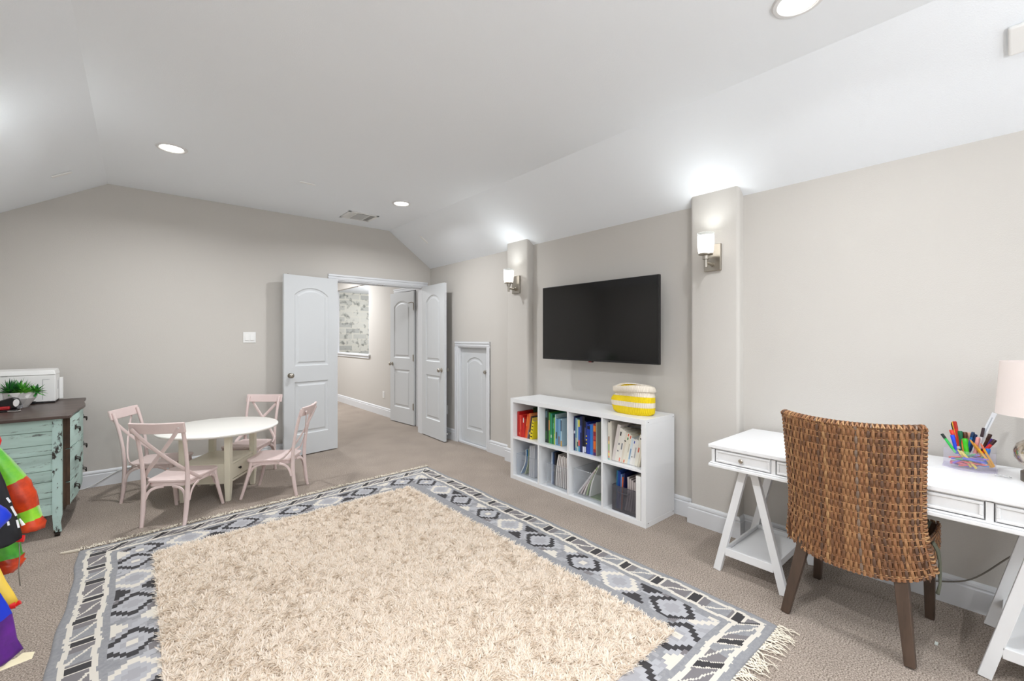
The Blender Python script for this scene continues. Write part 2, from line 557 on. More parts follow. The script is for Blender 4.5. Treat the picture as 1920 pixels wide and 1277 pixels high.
# small attic door in the right wall
SW = SD1 - SD0 - 0.034
sd = door_leaf_mesh(SW, SDH - 0.045, [(0.115, SW - 0.115, 0.16, 1.07, 0.07)])
sd = struct(sd.build('door_3', M_door))
sd.location = (XR + 0.075, SD0 + 0.017, 0.027); sd.rotation_euler = (0, 0, math.pi / 2)
k = MB(); k.lathe([(0.0, 0.04), (0.012, 0.039), (0.021, 0.033), (0.023, 0.025), (0.018, 0.018), (0.009, 0.014), (0.009, 0.004), (0.024, 0.003), (0.024, 0.0)], 20, M=tr(0.045, 0.035, 0.90) @ rot('X', -math.pi / 2))
k.build('door_knob', M_nickel, sd, smooth=SM)

# ------------------------------------------------------------------ hall beyond the double door
HXR = 3.20
HY0 = YB + 0.12
w = MB()
w.box(HXR, HXR + 0.14, HY0, 5.93, 0, HC); w.box(HXR, HXR + 0.14, 6.62, 7.72, 0, HC)
w.box(HXR, HXR + 0.14, 5.93, 6.62, 2.06, HC)
w.box(HXR, HXR + 0.06, 7.72, 9.45, 0, 1.0); w.box(HXR, HXR + 0.06, 7.72, 9.45, 2.33, HC)
w.box(HXR, HXR + 0.06, 9.45, 12.6, 0, HC)
struct(w.build('wall_hall_right', M_wall))
struct(MB().box(0.9, 1.0, HY0, 12.6, 0, HC).build('wall_hall_left', M_wall))
struct(MB().box(0.9, HXR + 0.14, 12.45, 12.6, 0, HC).build('wall_hall_end', M_wall))
struct(MB().box(0.9, HXR + 0.14, HY0, 12.6, HC, HC + 0.1).build('ceiling_hall', M_ceil))
struct(MB().box(HXR + 0.06, 8.0, 5.3, 12.6, 2.60, 2.7).build('ceiling_beyond', M_ceil))
struct(MB().box(7.9, 8.0, 5.3, 12.6, 0, 2.6).build('wall_beyond_right', M_wall))
struct(MB().box(HXR + 0.14, 8.0, 5.2, 5.3, 0, 2.6).build('wall_beyond_front', M_wall))
sweep_base('baseboard_hall', [(HXR, 6.70), (HXR, 12.4)])
# sill and white reveal of the interior opening
t = MB()
t.box(HXR - 0.035, HXR + 0.09, 7.66, 9.51, 1.0, 1.03)
t.box(HXR - 0.016, HXR, 7.69, 9.48, 0.955, 1.0)
t.box(HXR, HXR + 0.06, 9.436, 9.45, 1.03, 2.33); t.box(HXR, HXR + 0.06, 7.72, 7.734, 1.03, 2.33)
struct(t.build('window_2', M_trim, bevel=0.003))
# closet behind the ajar hall door
w = MB(); w.box(HXR + 0.14, 4.0, 5.3, 5.4, 0, 2.55); w.box(HXR + 0.14, 4.0, 7.1, 7.2, 0, 2.55); w.box(3.9, 4.0, 5.4, 7.1, 0, 2.55)
struct(w.build('wall_closet', M_wall))
t = MB()
casing_box(t, 'y', 5.93 - CASW, 5.93, HXR, 0, 2.06, -1, 'z'); casing_box(t, 'y', 6.62 + CASW, 6.62, HXR, 0, 2.06, -1, 'z')
casing_box(t, 'y', 5.93 - CASW, 6.62 + CASW, HXR, 2.06, 2.06 + CASW, -1, 'h')
struct(t.build('trim_5', M_trim, bevel=0.002))
HDW = 0.685
a3 = math.atan2(6.615 - 5.937, 3.135 - 3.19)
hd = make_door('door_4', (3.188, 5.937, 0.012), a3, HDW, 2.032, std_panels(HDW), (HDW - 0.065, 0.91), hinges=())
for z in (0.28, 1.02):
    h = MB(); h.tube([(0.0, 0.041, z - 0.05), (0.0, 0.041, z + 0.05)], 0.007, 8); h.box(-0.002, 0.03, 0.035, 0.0365, z - 0.05, z + 0.05)
    h.build('hinge', M_nickel, hd, smooth=SM)
h = MB(); h.tube([(0.0, 0.041, 1.74), (0.0, 0.041, 1.85)], 0.007, 8); h.tube([(0.0, 0.041, 1.85), (0.02, 0.06, 1.86), (0.07, 0.085, 1.85)], 0.006, 8)
h.build('hinge', M_nickel, hd, smooth=SM)

# stone wall seen through the opening
def stone_mat():
    m = bpy.data.materials.new('pale_stone_brick'); m.use_nodes = True
    nt = m.node_tree; b = nt.nodes['Principled BSDF']; b.inputs['Roughness'].default_value = 0.8
    tc = nt.nodes.new('ShaderNodeTexCoord'); mp = nt.nodes.new('ShaderNodeMapping')
    mp.inputs['Rotation'].default_value = (math.pi / 2, 0, 0)
    nt.links.new(tc.outputs['Object'], mp.inputs[0])
    br = nt.nodes.new('ShaderNodeTexBrick')
    br.inputs['Scale'].default_value = 1.0
    br.inputs['Brick Width'].default_value = 0.42; br.inputs['Row Height'].default_value = 0.16
    br.inputs['Mortar Size'].default_value = 0.02
    br.inputs['Color1'].default_value = srgb(224, 223, 214); br.inputs['Color2'].default_value = srgb(184, 186, 182)
    br.inputs['Mortar'].default_value = srgb(226, 224, 214); br.inputs['Bias'].default_value = -0.15
    nt.links.new(mp.outputs[0], br.inputs['Vector'])
    n = nt.nodes.new('ShaderNodeTexNoise'); n.inputs['Scale'].default_value = 9; n.inputs['Detail'].default_value = 8
    nt.links.new(tc.outputs['Object'], n.inputs['Vector'])
    rr = nt.nodes.new('ShaderNodeMapRange'); rr.inputs['From Min'].default_value = 0.54; rr.inputs['From Max'].default_value = 0.70
    nt.links.new(n.outputs['Fac'], rr.inputs['Value'])
    mx = nt.nodes.new('ShaderNodeMix'); mx.data_type = 'RGBA'; mx.inputs[7].default_value = srgb(138, 140, 134)
    nt.links.new(rr.outputs[0], mx.inputs[0]); nt.links.new(br.outputs['Color'], mx.inputs[6])
    nt.links.new(mx.outputs[2], b.inputs['Base Color'])
    bp = nt.nodes.new('ShaderNodeBump'); bp.inputs['Distance'].default_value = 0.01
    nt.links.new(n.outputs['Fac'], bp.inputs['Height']); nt.links.new(bp.outputs['Normal'], b.inputs['Normal'])
    return m
struct(MB().box(HXR + 0.06, 8.0, 12.3, 12.45, 0, 2.6).build('wall_beyond_stone', stone_mat()))
area_light('hall_light', (2.1, 8.2, 2.72), 0.5, 62, LAMP_COL)
area_light('hall_light', (2.1, 11.0, 2.72), 0.5, 34, LAMP_COL)
_p = bpy.data.lights.new('beyond_fill', 'POINT'); _p.energy = 70; _p.shadow_soft_size = 0.15; _p.color = LAMP_COL  # unseen point lamp added in mid-air to brighten the space beyond
_po = bpy.data.objects.new('beyond_fill', _p); COL.objects.link(_po); _po.location = (5.2, 10.4, 1.9)

# ------------------------------------------------------------------ recessed downlights
M_lens = mat('lit_lens', (255, 255, 255), 0.5, emit=((255, 250, 240), 9.0))
M_ring = mat('light_trim', (226, 226, 226), 0.5)
def downlight(x, y, label, k=1.0, z=HC):
    t = thing('recessed_light', label, 'ceiling light', (x, y, z), group='recessed ceiling lights')
    MB().lathe([(0.070, -0.003), (0.078, -0.009), (0.092, -0.008), (0.098, -0.001), (0.098, 0.0), (0.070, 0.0)], 40, c=(x, y, z)).build('trim_ring', M_ring, t, smooth=SM)
    MB().lathe([(0.0, -0.004), (0.070, -0.004), (0.070, 0.0)], 40, c=(x, y, z)).build('lens', M_lens, t)
    area_light('lamp_of_downlight', (x, y, z - 0.012), 0.14, DOWNLIGHT_W * k, LAMP_COL, spread=2.75)
    return t
downlight(0.185, 4.08, 'lit round recessed ceiling light above the play table, nearest the left slope', 1.1)
downlight(2.095, 4.21, 'lit round recessed ceiling light just in front of the air vent', 1.15)
downlight(2.09, 0.60, 'lit round recessed ceiling light cut by the top edge of the photo', 0.75)
downlight(0.185, 0.60, 'lit round recessed ceiling light directly overhead, left of the camera', 1.9)
downlight(0.185, -2.2, 'added round recessed ceiling light, unseen behind the camera, left side')  # rear pair of downlights, added out of view to continue the ceiling grid
downlight(2.09, -2.2, 'added round recessed ceiling light, unseen behind the camera, right side')
t = thing('recessed_light', 'lit round ceiling light beyond the hall opening', 'ceiling light', (4.2, 10.6, 2.6))
MB().lathe([(0.09, -0.003), (0.1, -0.010), (0.12, -0.001), (0.12, 0.0), (0.09, 0.0)], 32, c=(4.2, 10.6, 2.6)).build('trim_ring', M_ring, t, smooth=SM)
MB().lathe([(0.0, -0.005), (0.09, -0.005), (0.09, 0)], 32, c=(4.2, 10.6, 2.6)).build('lens', M_lens, t)

# ------------------------------------------------------------------ ceiling vent and small ceiling fittings
t = thing('air_vent', 'white square ceiling air vent with louvres near the far wall', 'vent', (1.945, 4.975, HC))
v = MB(); x0, x1, y0, y1 = 1.775, 2.12, 4.82, 5.135; b = 0.028
v.box(x0, x1, y0, y0 + b, HC - 0.008, HC - 0.0005); v.box(x0, x1, y1 - b, y1, HC - 0.008, HC - 0.0005)
v.box(x0, x0 + b, y0, y1, HC - 0.008, HC - 0.0005); v.box(x1 - b, x1, y0, y1, HC - 0.008, HC - 0.0005)
v.build('frame', M_plastic, t, bevel=0.002)
MB().box(x0 + b, x1 - b, y0 + b, y1 - b, HC - 0.002, HC - 0.0006).build('backing', M_dark, t)
for i in range(11):   # centre louvres across, two side banks
    yy = lerp(y0 + b + 0.012, y1 - b - 0.012, i / 10)
    s_ = MB(); s_.bar((x0 + 0.105, yy, HC - 0.008), (x1 - 0.105, yy, HC - 0.008), 0.003, 0.022, up=(0, 0.75, 0.65)); s_.build('louvre', M_plastic, t)
for xx0, sg in ((x0 + b + 0.008, -1), (x1 - b - 0.062, 1)):
    for i in range(5):
        xx = xx0 + i * 0.013
        s_ = MB(); s_.bar((xx, y0 + b, HC - 0.008), (xx, y1 - b, HC - 0.008), 0.003, 0.013, up=(0.7 * sg, 0, 0.7)); s_.build('louvre', M_plastic, t)
for xx in (x0 + 0.1, x1 - 0.1):
    s_ = MB(); s_.box(xx - 0.006, xx + 0.006, y0 + b, y1 - b, HC - 0.009, HC - 0.002); s_.build('divider', M_plastic, t)
SL = (HC - HW) / (CX0 - XL)
def slope_bar(label, x, y, ln, side):
    if side == 'R': z = HW + (XR - x) * SR; d = Vector((1, 0, -SR)).normalized(); n = Vector((-SR, 0, -1)).normalized()
    else: z = HC - (CX0 - x) * SL; d = Vector((1, 0, SL)).normalized(); n = Vector((SL, 0, -1)).normalized()
    p = Vector((x, y, z)); m = MB()
    m.bar(p - d * ln / 2 + n * 0.006, p + d * ln / 2 + n * 0.006, 0.03, 0.012, up=tuple(n))
    o = m.build('cover_strip', M_plastic, bevel=0.004)
    return tag(o, label, 'cover strip')
slope_bar('short white plastic strip on the right ceiling slope near the corner', 2.75, 4.90, 0.13, 'R')
slope_bar('short white plastic strip on the left ceiling slope', -0.455, 4.79, 0.13, 'L')
m = MB(); m.bar((1.10, 4.20, HC - 0.005), (1.23, 4.20, HC - 0.005), 0.03, 0.010)
tag(m.build('cover_strip', M_plastic, bevel=0.003), 'faint white strip on the flat ceiling between the two far lights', 'cover strip')
# white box on the right slope at the frame's edge
n = Vector((-SR, 0, -1)).normalized(); d = Vector((1, 0, -SR)).normalized()
p = Vector((2.755, -0.03, HW + (XR - 2.755) * SR))
m = MB(); m.bar(p - d * 0.062 + n * 0.011, p + d * 0.062 + n * 0.011, 0.13, 0.022, up=tuple(n))
o = tag(m.build('wall_box', M_plastic, bevel=0.008, seg=3), 'white plastic box on the ceiling slope at the upper right edge', 'junction cover')
m = MB(); m.lathe([(0.0, 0.003), (0.004, 0.002), (0.005, 0.0)], 12, M=Matrix.Translation(p + n * 0.0225 + d * 0.045 + Vector((0, 0.01, 0))) @ n.to_track_quat('Z', 'Y').to_matrix().to_4x4())
m.build('screw', M_nickel, o)

# ------------------------------------------------------------------ switch, outlets, door stop
t = thing('light_switch', 'white double rocker light switch on the far wall left of the open door', 'light switch', (0.911, YB, 1.345))
MB().box(0.851, 0.971, YB - 0.006, YB - 0.0005, 1.287, 1.403).build('wall_plate', M_plastic, t, bevel=0.003)
for xc in (0.887, 0.935):
    s_ = MB(); s_.hexa([(xc - 0.017, YB - 0.006, 1.312), (xc + 0.017, YB - 0.006, 1.312), (xc + 0.017, YB - 0.013, 1.312), (xc - 0.017, YB - 0.013, 1.312)],
                       [(xc - 0.017, YB - 0.006, 1.378), (xc + 0.017, YB - 0.006, 1.378), (xc + 0.017, YB - 0.008, 1.378), (xc - 0.017, YB - 0.008, 1.378)])
    s_.build('rocker', M_plastic, t, bevel=0.001)
def outlet(label, y, z, x, s=1):
    t = thing('wall_outlet', label, 'outlet', (x, y, z))
    MB().box(x - 0.006, x - 0.0005, y - 0.036, y + 0.036, z - 0.058, z + 0.058).build('wall_plate', M_plastic, t, bevel=0.002)
    for dz in (-0.02, 0.02):
        MB().box(x - 0.0085, x - 0.006, y - 0.017, y + 0.017, z + dz - 0.015, z + dz + 0.015).build('socket', M_ring, t, bevel=0.002)
outlet('white wall outlet behind the open right door leaf', 4.985, 0.38, XR)
outlet('small white outlet on the hall wall beside the ajar door', 7.09, 0.36, HXR)
t = MB(); t.tube([(XR - 0.016, 4.85, 0.085), (XR - 0.075, 4.85, 0.085)], 0.005, 8); t.lathe([(0, 0), (0.011, 0), (0.011, 0.012), (0, 0.013)], 12, M=tr(XR - 0.075, 4.85, 0.085) @ rot('Y', -math.pi / 2), mi=1)
tag(t.build('door_stop', [M_nickel, M_plastic], smooth=SM), 'small spring door stop on the baseboard beside the attic door', 'door stop')

# ------------------------------------------------------------------ wall sconces
M_shade = mat('lit_frosted_glass', (255, 252, 246), 0.3, emit=((255, 252, 246), 1.5))
M_clearglass = clear_plastic('clear_glass_rim', (250, 252, 252), 0.10, 0.05)
def sconce(x, y, z, sgn, label, power=None):
    """x: face of the wall; sgn: direction into the room"""
    t = thing('wall_sconce', label, 'wall light', (x, y, z), group=None)
    def X(a): return x + sgn * a
    MB().box(X(0.0005), X(0.022), y - 0.058, y + 0.058, z - 0.09, z + 0.095).build('back_plate', M_nickel, t, bevel=0.003)
    a = MB(); a.tube([(X(0.022), y, z - 0.045), (X(0.115), y, z - 0.045)], 0.010, 12)
    a.tube([(X(0.022), y, z - 0.045), (X(0.038), y, z - 0.045)], 0.017, 16)
    a.build('arm', M_nickel, t, smooth=SM)
    cx = X(0.115)
    a = MB(); a.lathe([(0.0, -0.075), (0.011, -0.075), (0.011, -0.022), (0.021, -0.020), (0.021, 0.004), (0.030, 0.006), (0.046, 0.010), (0.047, 0.018), (0.0, 0.018)], 28, c=(cx, y, z)).build('lamp_holder', M_nickel, t, smooth=SM)
    g = MB(); g.lathe([(0.045, 0.020), (0.050, 0.045), (0.053, 0.080), (0.053, 0.140), (0.050, 0.140), (0.048, 0.080), (0.042, 0.024)], 32, c=(cx, y, z)).build('glass_shade', M_shade, t, smooth=SM)
    g = MB(); g.lathe([(0.0525, 0.1402), (0.0535, 0.158), (0.0505, 0.158), (0.0505, 0.1402)], 32, c=(cx, y, z)).build('glass_rim', M_clearglass, t, smooth=SM)
    area_light('lamp_of_sconce', (cx, y, z + 0.125), 0.085, power or SCONCE_W, LAMP_COL, (-sgn * -0.10, 0, 1), spread=2.1)
    return t
sconce(COLX, 3.475, 1.90, -1, 'lit frosted glass sconce on the pilaster left of the television')
sconce(COLX, 1.395, 1.90, -1, 'lit frosted glass sconce on the pilaster right of the television')
for yy in (3.475, 1.395, -1.2):
    sconce(XL, yy, 1.90, 1, {3.475: 'lit sconce on the left wall by the dresser', 1.395: 'lit sconce on the left wall beside the camera', -1.2: 'added unseen sconce on the left wall behind the camera'}[yy], 1.6)
sconce(XR, -1.2, 1.90, -1, 'added unseen sconce on the right wall behind the camera', 1.6)  # the sconce pair behind the camera is added for light on the ceiling
# added uplight in torchiere form, unseen behind the camera, to brighten the ceiling
t = thing('added_uplight', 'added torchiere-style uplight, unseen behind the camera, brightening the ceiling', 'lamp', (1.0, -1.3, 0))
m = MB(); m.lathe([(0.0, 0.0), (0.15, 0.0), (0.15, 0.015), (0.02, 0.03), (0.012, 0.05), (0.0, 0.05)], 32, c=(1.0, -1.3, 0)); m.build('base', M_nickel, t, smooth=SM)
m = MB(); m.tube([(1.0, -1.3, 0.045), (1.0, -1.3, 1.70)], 0.012, 12); m.build('pole', M_nickel, t, smooth=SM)
m = MB(); m.lathe([(0.0, 1.70), (0.06, 1.71), (0.17, 1.80), (0.165, 1.80), (0.05, 1.72), (0.0, 1.715)], 36, c=(1.0, -1.3, 0)); m.build('bowl_shade', M_plastic, t, smooth=SM)
area_light('ceiling_fill', (1.0, -1.3, 1.79), 0.26, CEILING_FILL_W, LAMP_COL, (0, 0, 1))

# ------------------------------------------------------------------ television
M_screen = mat('tv_glass', (12, 12, 13), 0.10, spec=0.55)
t = thing('television', 'black flat screen television mounted on the wall above the book shelf', 'television', (XR - 0.09, 2.371, 1.48))
TX = 2.960
MB().box(TX, TX + 0.03, 1.756, 2.986, 1.140, 1.821).build('housing', M_black, t, bevel=0.003)
MB().box(TX - 0.0012, TX - 0.0002, 1.762, 2.980, 1.156, 1.815).build('screen', M_screen, t)
MB().box(TX + 0.03, XR - 0.0005, 2.05, 2.70, 1.28, 1.66).build('wall_bracket', M_black, t, bevel=0.01)
m = MB(); m.box(TX - 0.002, TX + 0.02, 2.385, 2.425, 1.131, 1.1395); m.box(TX - 0.0045, TX - 0.002, 2.392, 2.402, 1.132, 1.139, 1); m.box(TX - 0.0045, TX - 0.002, 2.408, 2.418, 1.132, 1.139, 1)
m.build('logo_badge', [M_black, mat('dark_red', (140, 40, 36), 0.4)], t)

# ------------------------------------------------------------------ cube shelf
SX0, SX1, SY0, SY1 = 2.713, 3.103, 1.710, 3.175
SH = 0.765; FT = 0.038; DT = 0.016
CW = (SY1 - SY0 - 2 * FT - 3 * DT) / 4
SMID = 0.384
t = thing('cube_shelf', 'white eight cubby shelf unit standing along the wall under the television', 'bookshelf', (2.908, 2.4425, 0))
MB().box(SX0, SX1, SY0, SY1, SH - FT, SH).build('top_panel', M_white, t, bevel=0.0015)
MB().box(SX0, SX1, SY0, SY1, 0.0, FT).build('bottom_panel', M_white, t, bevel=0.0015)
MB().box(SX0 + 0.0003, SX1 - 0.0003, SY0 + 0.0003, SY0 + FT, FT, SH - FT).build('side_panel', M_white, t, bevel=0.001)
MB().box(SX0 + 0.0003, SX1 - 0.0003, SY1 - FT, SY1 - 0.0003, FT, SH - FT).build('side_panel', M_white, t, bevel=0.001)
MB().box(SX0 + 0.001, SX1 - 0.001, SY0 + FT, SY1 - FT, SMID, SMID + DT).build('shelf', M_white, t)
CUB = []
for i in range(4):
    yr = SY1 - FT - i * (CW + DT)
    CUB.append((yr, yr - CW))
    if i < 3: MB().box(SX0 + 0.0005, SX1 - 0.0005, yr - CW - DT, yr - CW, FT, SH - FT).build('divider', M_white, t)
for x in (SX0 + 0.03, SX1 - 0.02):
    for z in (0.03, SH - 0.02):
        s_ = MB(); s_.lathe([(0, 0.0006), (0.004, 0.0006), (0.004, 0.0)], 12, M=tr(x, SY0, z) @ rot('X', math.pi / 2)); s_.build('screw_cap', M_dark, t)

# ------------------------------------------------------------------ books
M_pages = mat('page_edges', (228, 222, 208), 0.8, vary=((205, 198, 182), 220, 0.4, 0.6), stretch=(1, 1, 0.02))
def cmat(col, rough=0.4):
    return mat('cover_%d_%d_%d' % tuple(col), col, rough)
def book(x, yl, z, th, h, d, lean, col, label, bands=(), group=None, name='book', cat='book', soft=False):
    """book standing on z with its spine at x, left edge at yl, leaning right by lean (radians)"""
    ct = 0.0016 if soft else 0.0028
    o_ = MB()
    o_.box(0, 0.003, -th, 0, 0, h)
    o_.box(0.003, d, -ct, 0, 0, h); o_.box(0.003, d, -th, -th + ct, 0, h)
    c_ = o_.build(name, cmat(col), bevel=0.0008, seg=1)
    inset = 0.001 if soft else 0.004
    p_ = MB(); p_.box(0.003, d - inset, -th + ct, -ct, inset, h - inset); p_.build('page_block', M_pages, c_)
    for (z0, z1, bc) in bands:
        b_ = MB(); k_ = 0.3 if (sum(col) > 600 and th > 0.015 and z1 - z0 > 0.03 and x < 2.775) else 0.06
        b_.box(-0.0005, 0.0002, -th * (1 - k_), -th * k_, z0 * h, z1 * h); b_.build('spine_print', cmat(bc), c_)
    zz = z + (th * math.sin(lean) if lean > 0 else 0)
    c_.location = (x, yl, zz + 0.0003)
    c_.rotation_euler = (lean, 0, 0)
    return tag(c_, label, cat, group)
def fill(cub, z, x, items, gap=0.0008, start=0.004):
    y = CUB[cub][0] - start
    for it in items:
        th, h, d, lean, col, label = it[:6]
        bands = it[6] if len(it) > 6 else ()
        dx = it[7] if len(it) > 7 else 0.0
        if lean < 0: y += 0
        book(x + dx, y, z, th, h, d, lean, col, label, bands)
        y -= th / math.cos(lean) + gap
    return y
RED = (205, 36, 28); DRED = (150, 28, 26); ORG = (232, 96, 32)
YEL = (236, 214, 34); GRN = (48, 140, 66); DGRN = (30, 68, 48); TEA = (70, 150, 140)
LBL = (118, 172, 208); NAV = (28, 36, 92); BLU = (34, 84, 178); SKY = (60, 140, 214)
CRM = (226, 218, 202); WHT = (232, 230, 224); GRY = (120, 124, 130); BLK = (26, 26, 30)
ZT = SMID + DT
fill(0, ZT, 2.763, [
    (0.026, 0.235, 0.20, 0, (186, 24, 24), 'deep red book at the far left end of the red row, tallest of the reds'),
    (0.012, 0.205, 0.17, 0, (214, 44, 34), 'thin bright red book second from the left in the red row', [(0.1, 0.2, (230, 120, 90))]),
    (0.018, 0.207, 0.17, 0, (224, 62, 44), 'scuffed tomato red book third from the left in the red row', [(0.35, 0.8, (232, 96, 70))]),
    (0.016, 0.205, 0.17, 0.02, (200, 30, 30), 'plain red book in the middle of the red row'),
    (0.012, 0.195, 0.16, 0.05, (216, 40, 32), 'red book with a white tag at the top of its spine', [(0.72, 0.95, (236, 234, 228))]),
    (0.016, 0.180, 0.16, 0.08, (188, 34, 28), 'short red book beside the one with the white tag'),
    (0.018, 0.228, 0.17, 0.16, (226, 72, 30), 'tall red orange book leaning right in the red row', [(0.5, 0.9, (240, 128, 56))]),
    (0.016, 0.238, 0.17, 0.17, (236, 110, 40), 'tall bright orange book leaning right beside the red ones'),
    (0.013, 0.240, 0.17, 0.18, (198, 120, 70), 'orange tan book leaning right with a grey foot', [(0.0, 0.35, (110, 120, 140))]),
    (0.016, 0.215, 0.16, 0.18, (44, 38, 52), 'black book leaning right between the orange and the yellow ones', [(0.2, 0.3, (220, 190, 60))]),
    (0.006, 0.205, 0.16, 0.18, (236, 206, 90), 'thin pale yellow book leaning beside the black one'),
    (0.024, 0.175, 0.16, 0.17, (238, 218, 30), 'yellow book with black squiggles at the right end of the red row', [(0.12, 0.18, BLK), (0.3, 0.36, BLK), (0.5, 0.55, BLK), (0.68, 0.73, BLK), (0.86, 0.9, BLK)]),
])
book(2.93, CUB[0][0] - 0.05, ZT, 0.012, 0.262, 0.15, 0, (42, 84, 40), 'dark green book standing behind the red row, only its top showing')
fill(1, ZT, 2.790, [
    (0.028, 0.300, 0.19, 0, (26, 46, 44), 'very dark green book at the left end of the green row, tallest', [(0.75, 0.95, (90, 120, 130)), (0.1, 0.35, (46, 96, 50))]),
    (0.014, 0.292, 0.19, 0, (40, 56, 40), 'dark olive green book second from the left in the green row'),
    (0.012, 0.276, 0.19, 0, (96, 164, 70), 'light green book with an orange strip on its spine', [(0.42, 0.75, (232, 150, 92))]),
    (0.010, 0.272, 0.19, 0, (48, 150, 70), 'bright green book just right of the orange striped one'),
    (0.014, 0.268, 0.19, 0, (60, 154, 124), 'teal green book in the middle of the green row', [(0.2, 0.3, (200, 220, 210))]),
    (0.012, 0.252, 0.18, 0, (30, 110, 60), 'deep green book between the teal and the emerald ones'),
    (0.014, 0.234, 0.18, 0, (40, 146, 84), 'emerald green book right of the middle of the green row', [(0.6, 0.8, (90, 180, 140))]),
    (0.010, 0.238, 0.18, 0, (150, 200, 60), 'lime green spined book where the row turns to blue', [(0.0, 0.4, (206, 216, 60))]),
    (0.006, 0.268, 0.19, 0, (196, 224, 226), 'thin pale blue book, tallest of the blue end of the green row'),
    (0.020, 0.230, 0.18, 0, (112, 160, 196), 'dusty blue book beside the thin pale one', [(0.25, 0.5, (80, 96, 90))]),
    (0.014, 0.226, 0.18, 0, (96, 150, 196), 'mid blue book near the right end of the green row'),
    (0.012, 0.234, 0.18, 0, (150, 190, 214), 'light blue book with a brown picture low on its spine', [(0.05, 0.35, (150, 110, 70))]),
    (0.010, 0.228, 0.18, 0, (104, 168, 214), 'sky blue book second from the right in the green row'),
    (0.016, 0.238, 0.18, 0, (176, 206, 220), 'pale grey blue book at the right end of the green row', [(0.55, 0.95, (90, 110, 130)), (0.0, 0.2, (214, 160, 60))]),
])
fill(2, ZT, 2.775, [
    (0.016, 0.285, 0.19, 0, (40, 48, 96), 'dark navy book at the left end of the blue row', [(0.5, 0.58, (220, 220, 230))]),
    (0.018, 0.272, 0.18, 0, (116, 160, 178), 'grey blue book second from the left in the blue row', [(0.1, 0.4, (176, 190, 170))]),
    (0.012, 0.262, 0.18, 0, (186, 204, 196), 'pale sage book third from the left in the blue row', [(0.15, 0.3, (60, 80, 60))]),
    (0.018, 0.262, 0.18, 0, (66, 108, 200), 'blue book with a yellow top and red patch on its spine', [(0.78, 1.0, (232, 220, 60)), (0.18, 0.36, (224, 84, 58)), (0.0, 0.16, (90, 160, 190))]),
    (0.016, 0.292, 0.20, 0, (22, 34, 92), 'tall navy book right of the yellow topped one', [(0.55, 0.75, (70, 90, 170))]),
    (0.010, 0.300, 0.20, 0, (24, 30, 74), 'tallest navy book in the middle of the blue row'),
    (0.020, 0.300, 0.20, 0, (14, 16, 30), 'black book with white label at its foot in the blue row', [(0.0, 0.17, (214, 218, 240))]),
    (0.014, 0.262, 0.19, 0, (18, 24, 52), 'blue black book with a white block at the foot', [(0.03, 0.2, (220, 222, 232)), (0.4, 0.8, (70, 80, 130))]),
    (0.012, 0.254, 0.18, 0, (30, 52, 138), 'royal blue book with yellow lettering marks', [(0.3, 0.34, YEL), (0.42, 0.46, YEL), (0.54, 0.58, YEL)]),
    (0.030, 0.240, 0.18, 0, (28, 62, 170), 'thick royal blue book with a dark window near its top', [(0.84, 0.95, (16, 20, 40))]),
    (0.018, 0.242, 0.18, 0, (44, 124, 212), 'bright azure book right of the thick blue one'),
    (0.012, 0.250, 0.18, 0, (74, 116, 176), 'slate blue book between the azure and the fiery ones'),
    (0.026, 0.252, 0.18, 0, (150, 40, 48), 'dark red and orange patterned book at the right end of the blue row', [(0.76, 0.95, (232, 132, 40)), (0.5, 0.62, (200, 70, 60)), (0.2, 0.46, (228, 110, 30)), (0.0, 0.1, (70, 40, 110))]),
    (0.010, 0.268, 0.18, 0, (150, 154, 140), 'thin grey book squeezed at the right end of the blue row'),
])
book(2.965, CUB[2][0] - 0.13, ZT, 0.016, 0.318, 0.13, 0, (30, 36, 84), 'navy book standing behind the blue row, only its dark top showing')
W = [(0.34, 0.42, (190, 90, 80)), (0.6, 0.66, GRY), (0.75, 0.78, GRY)]
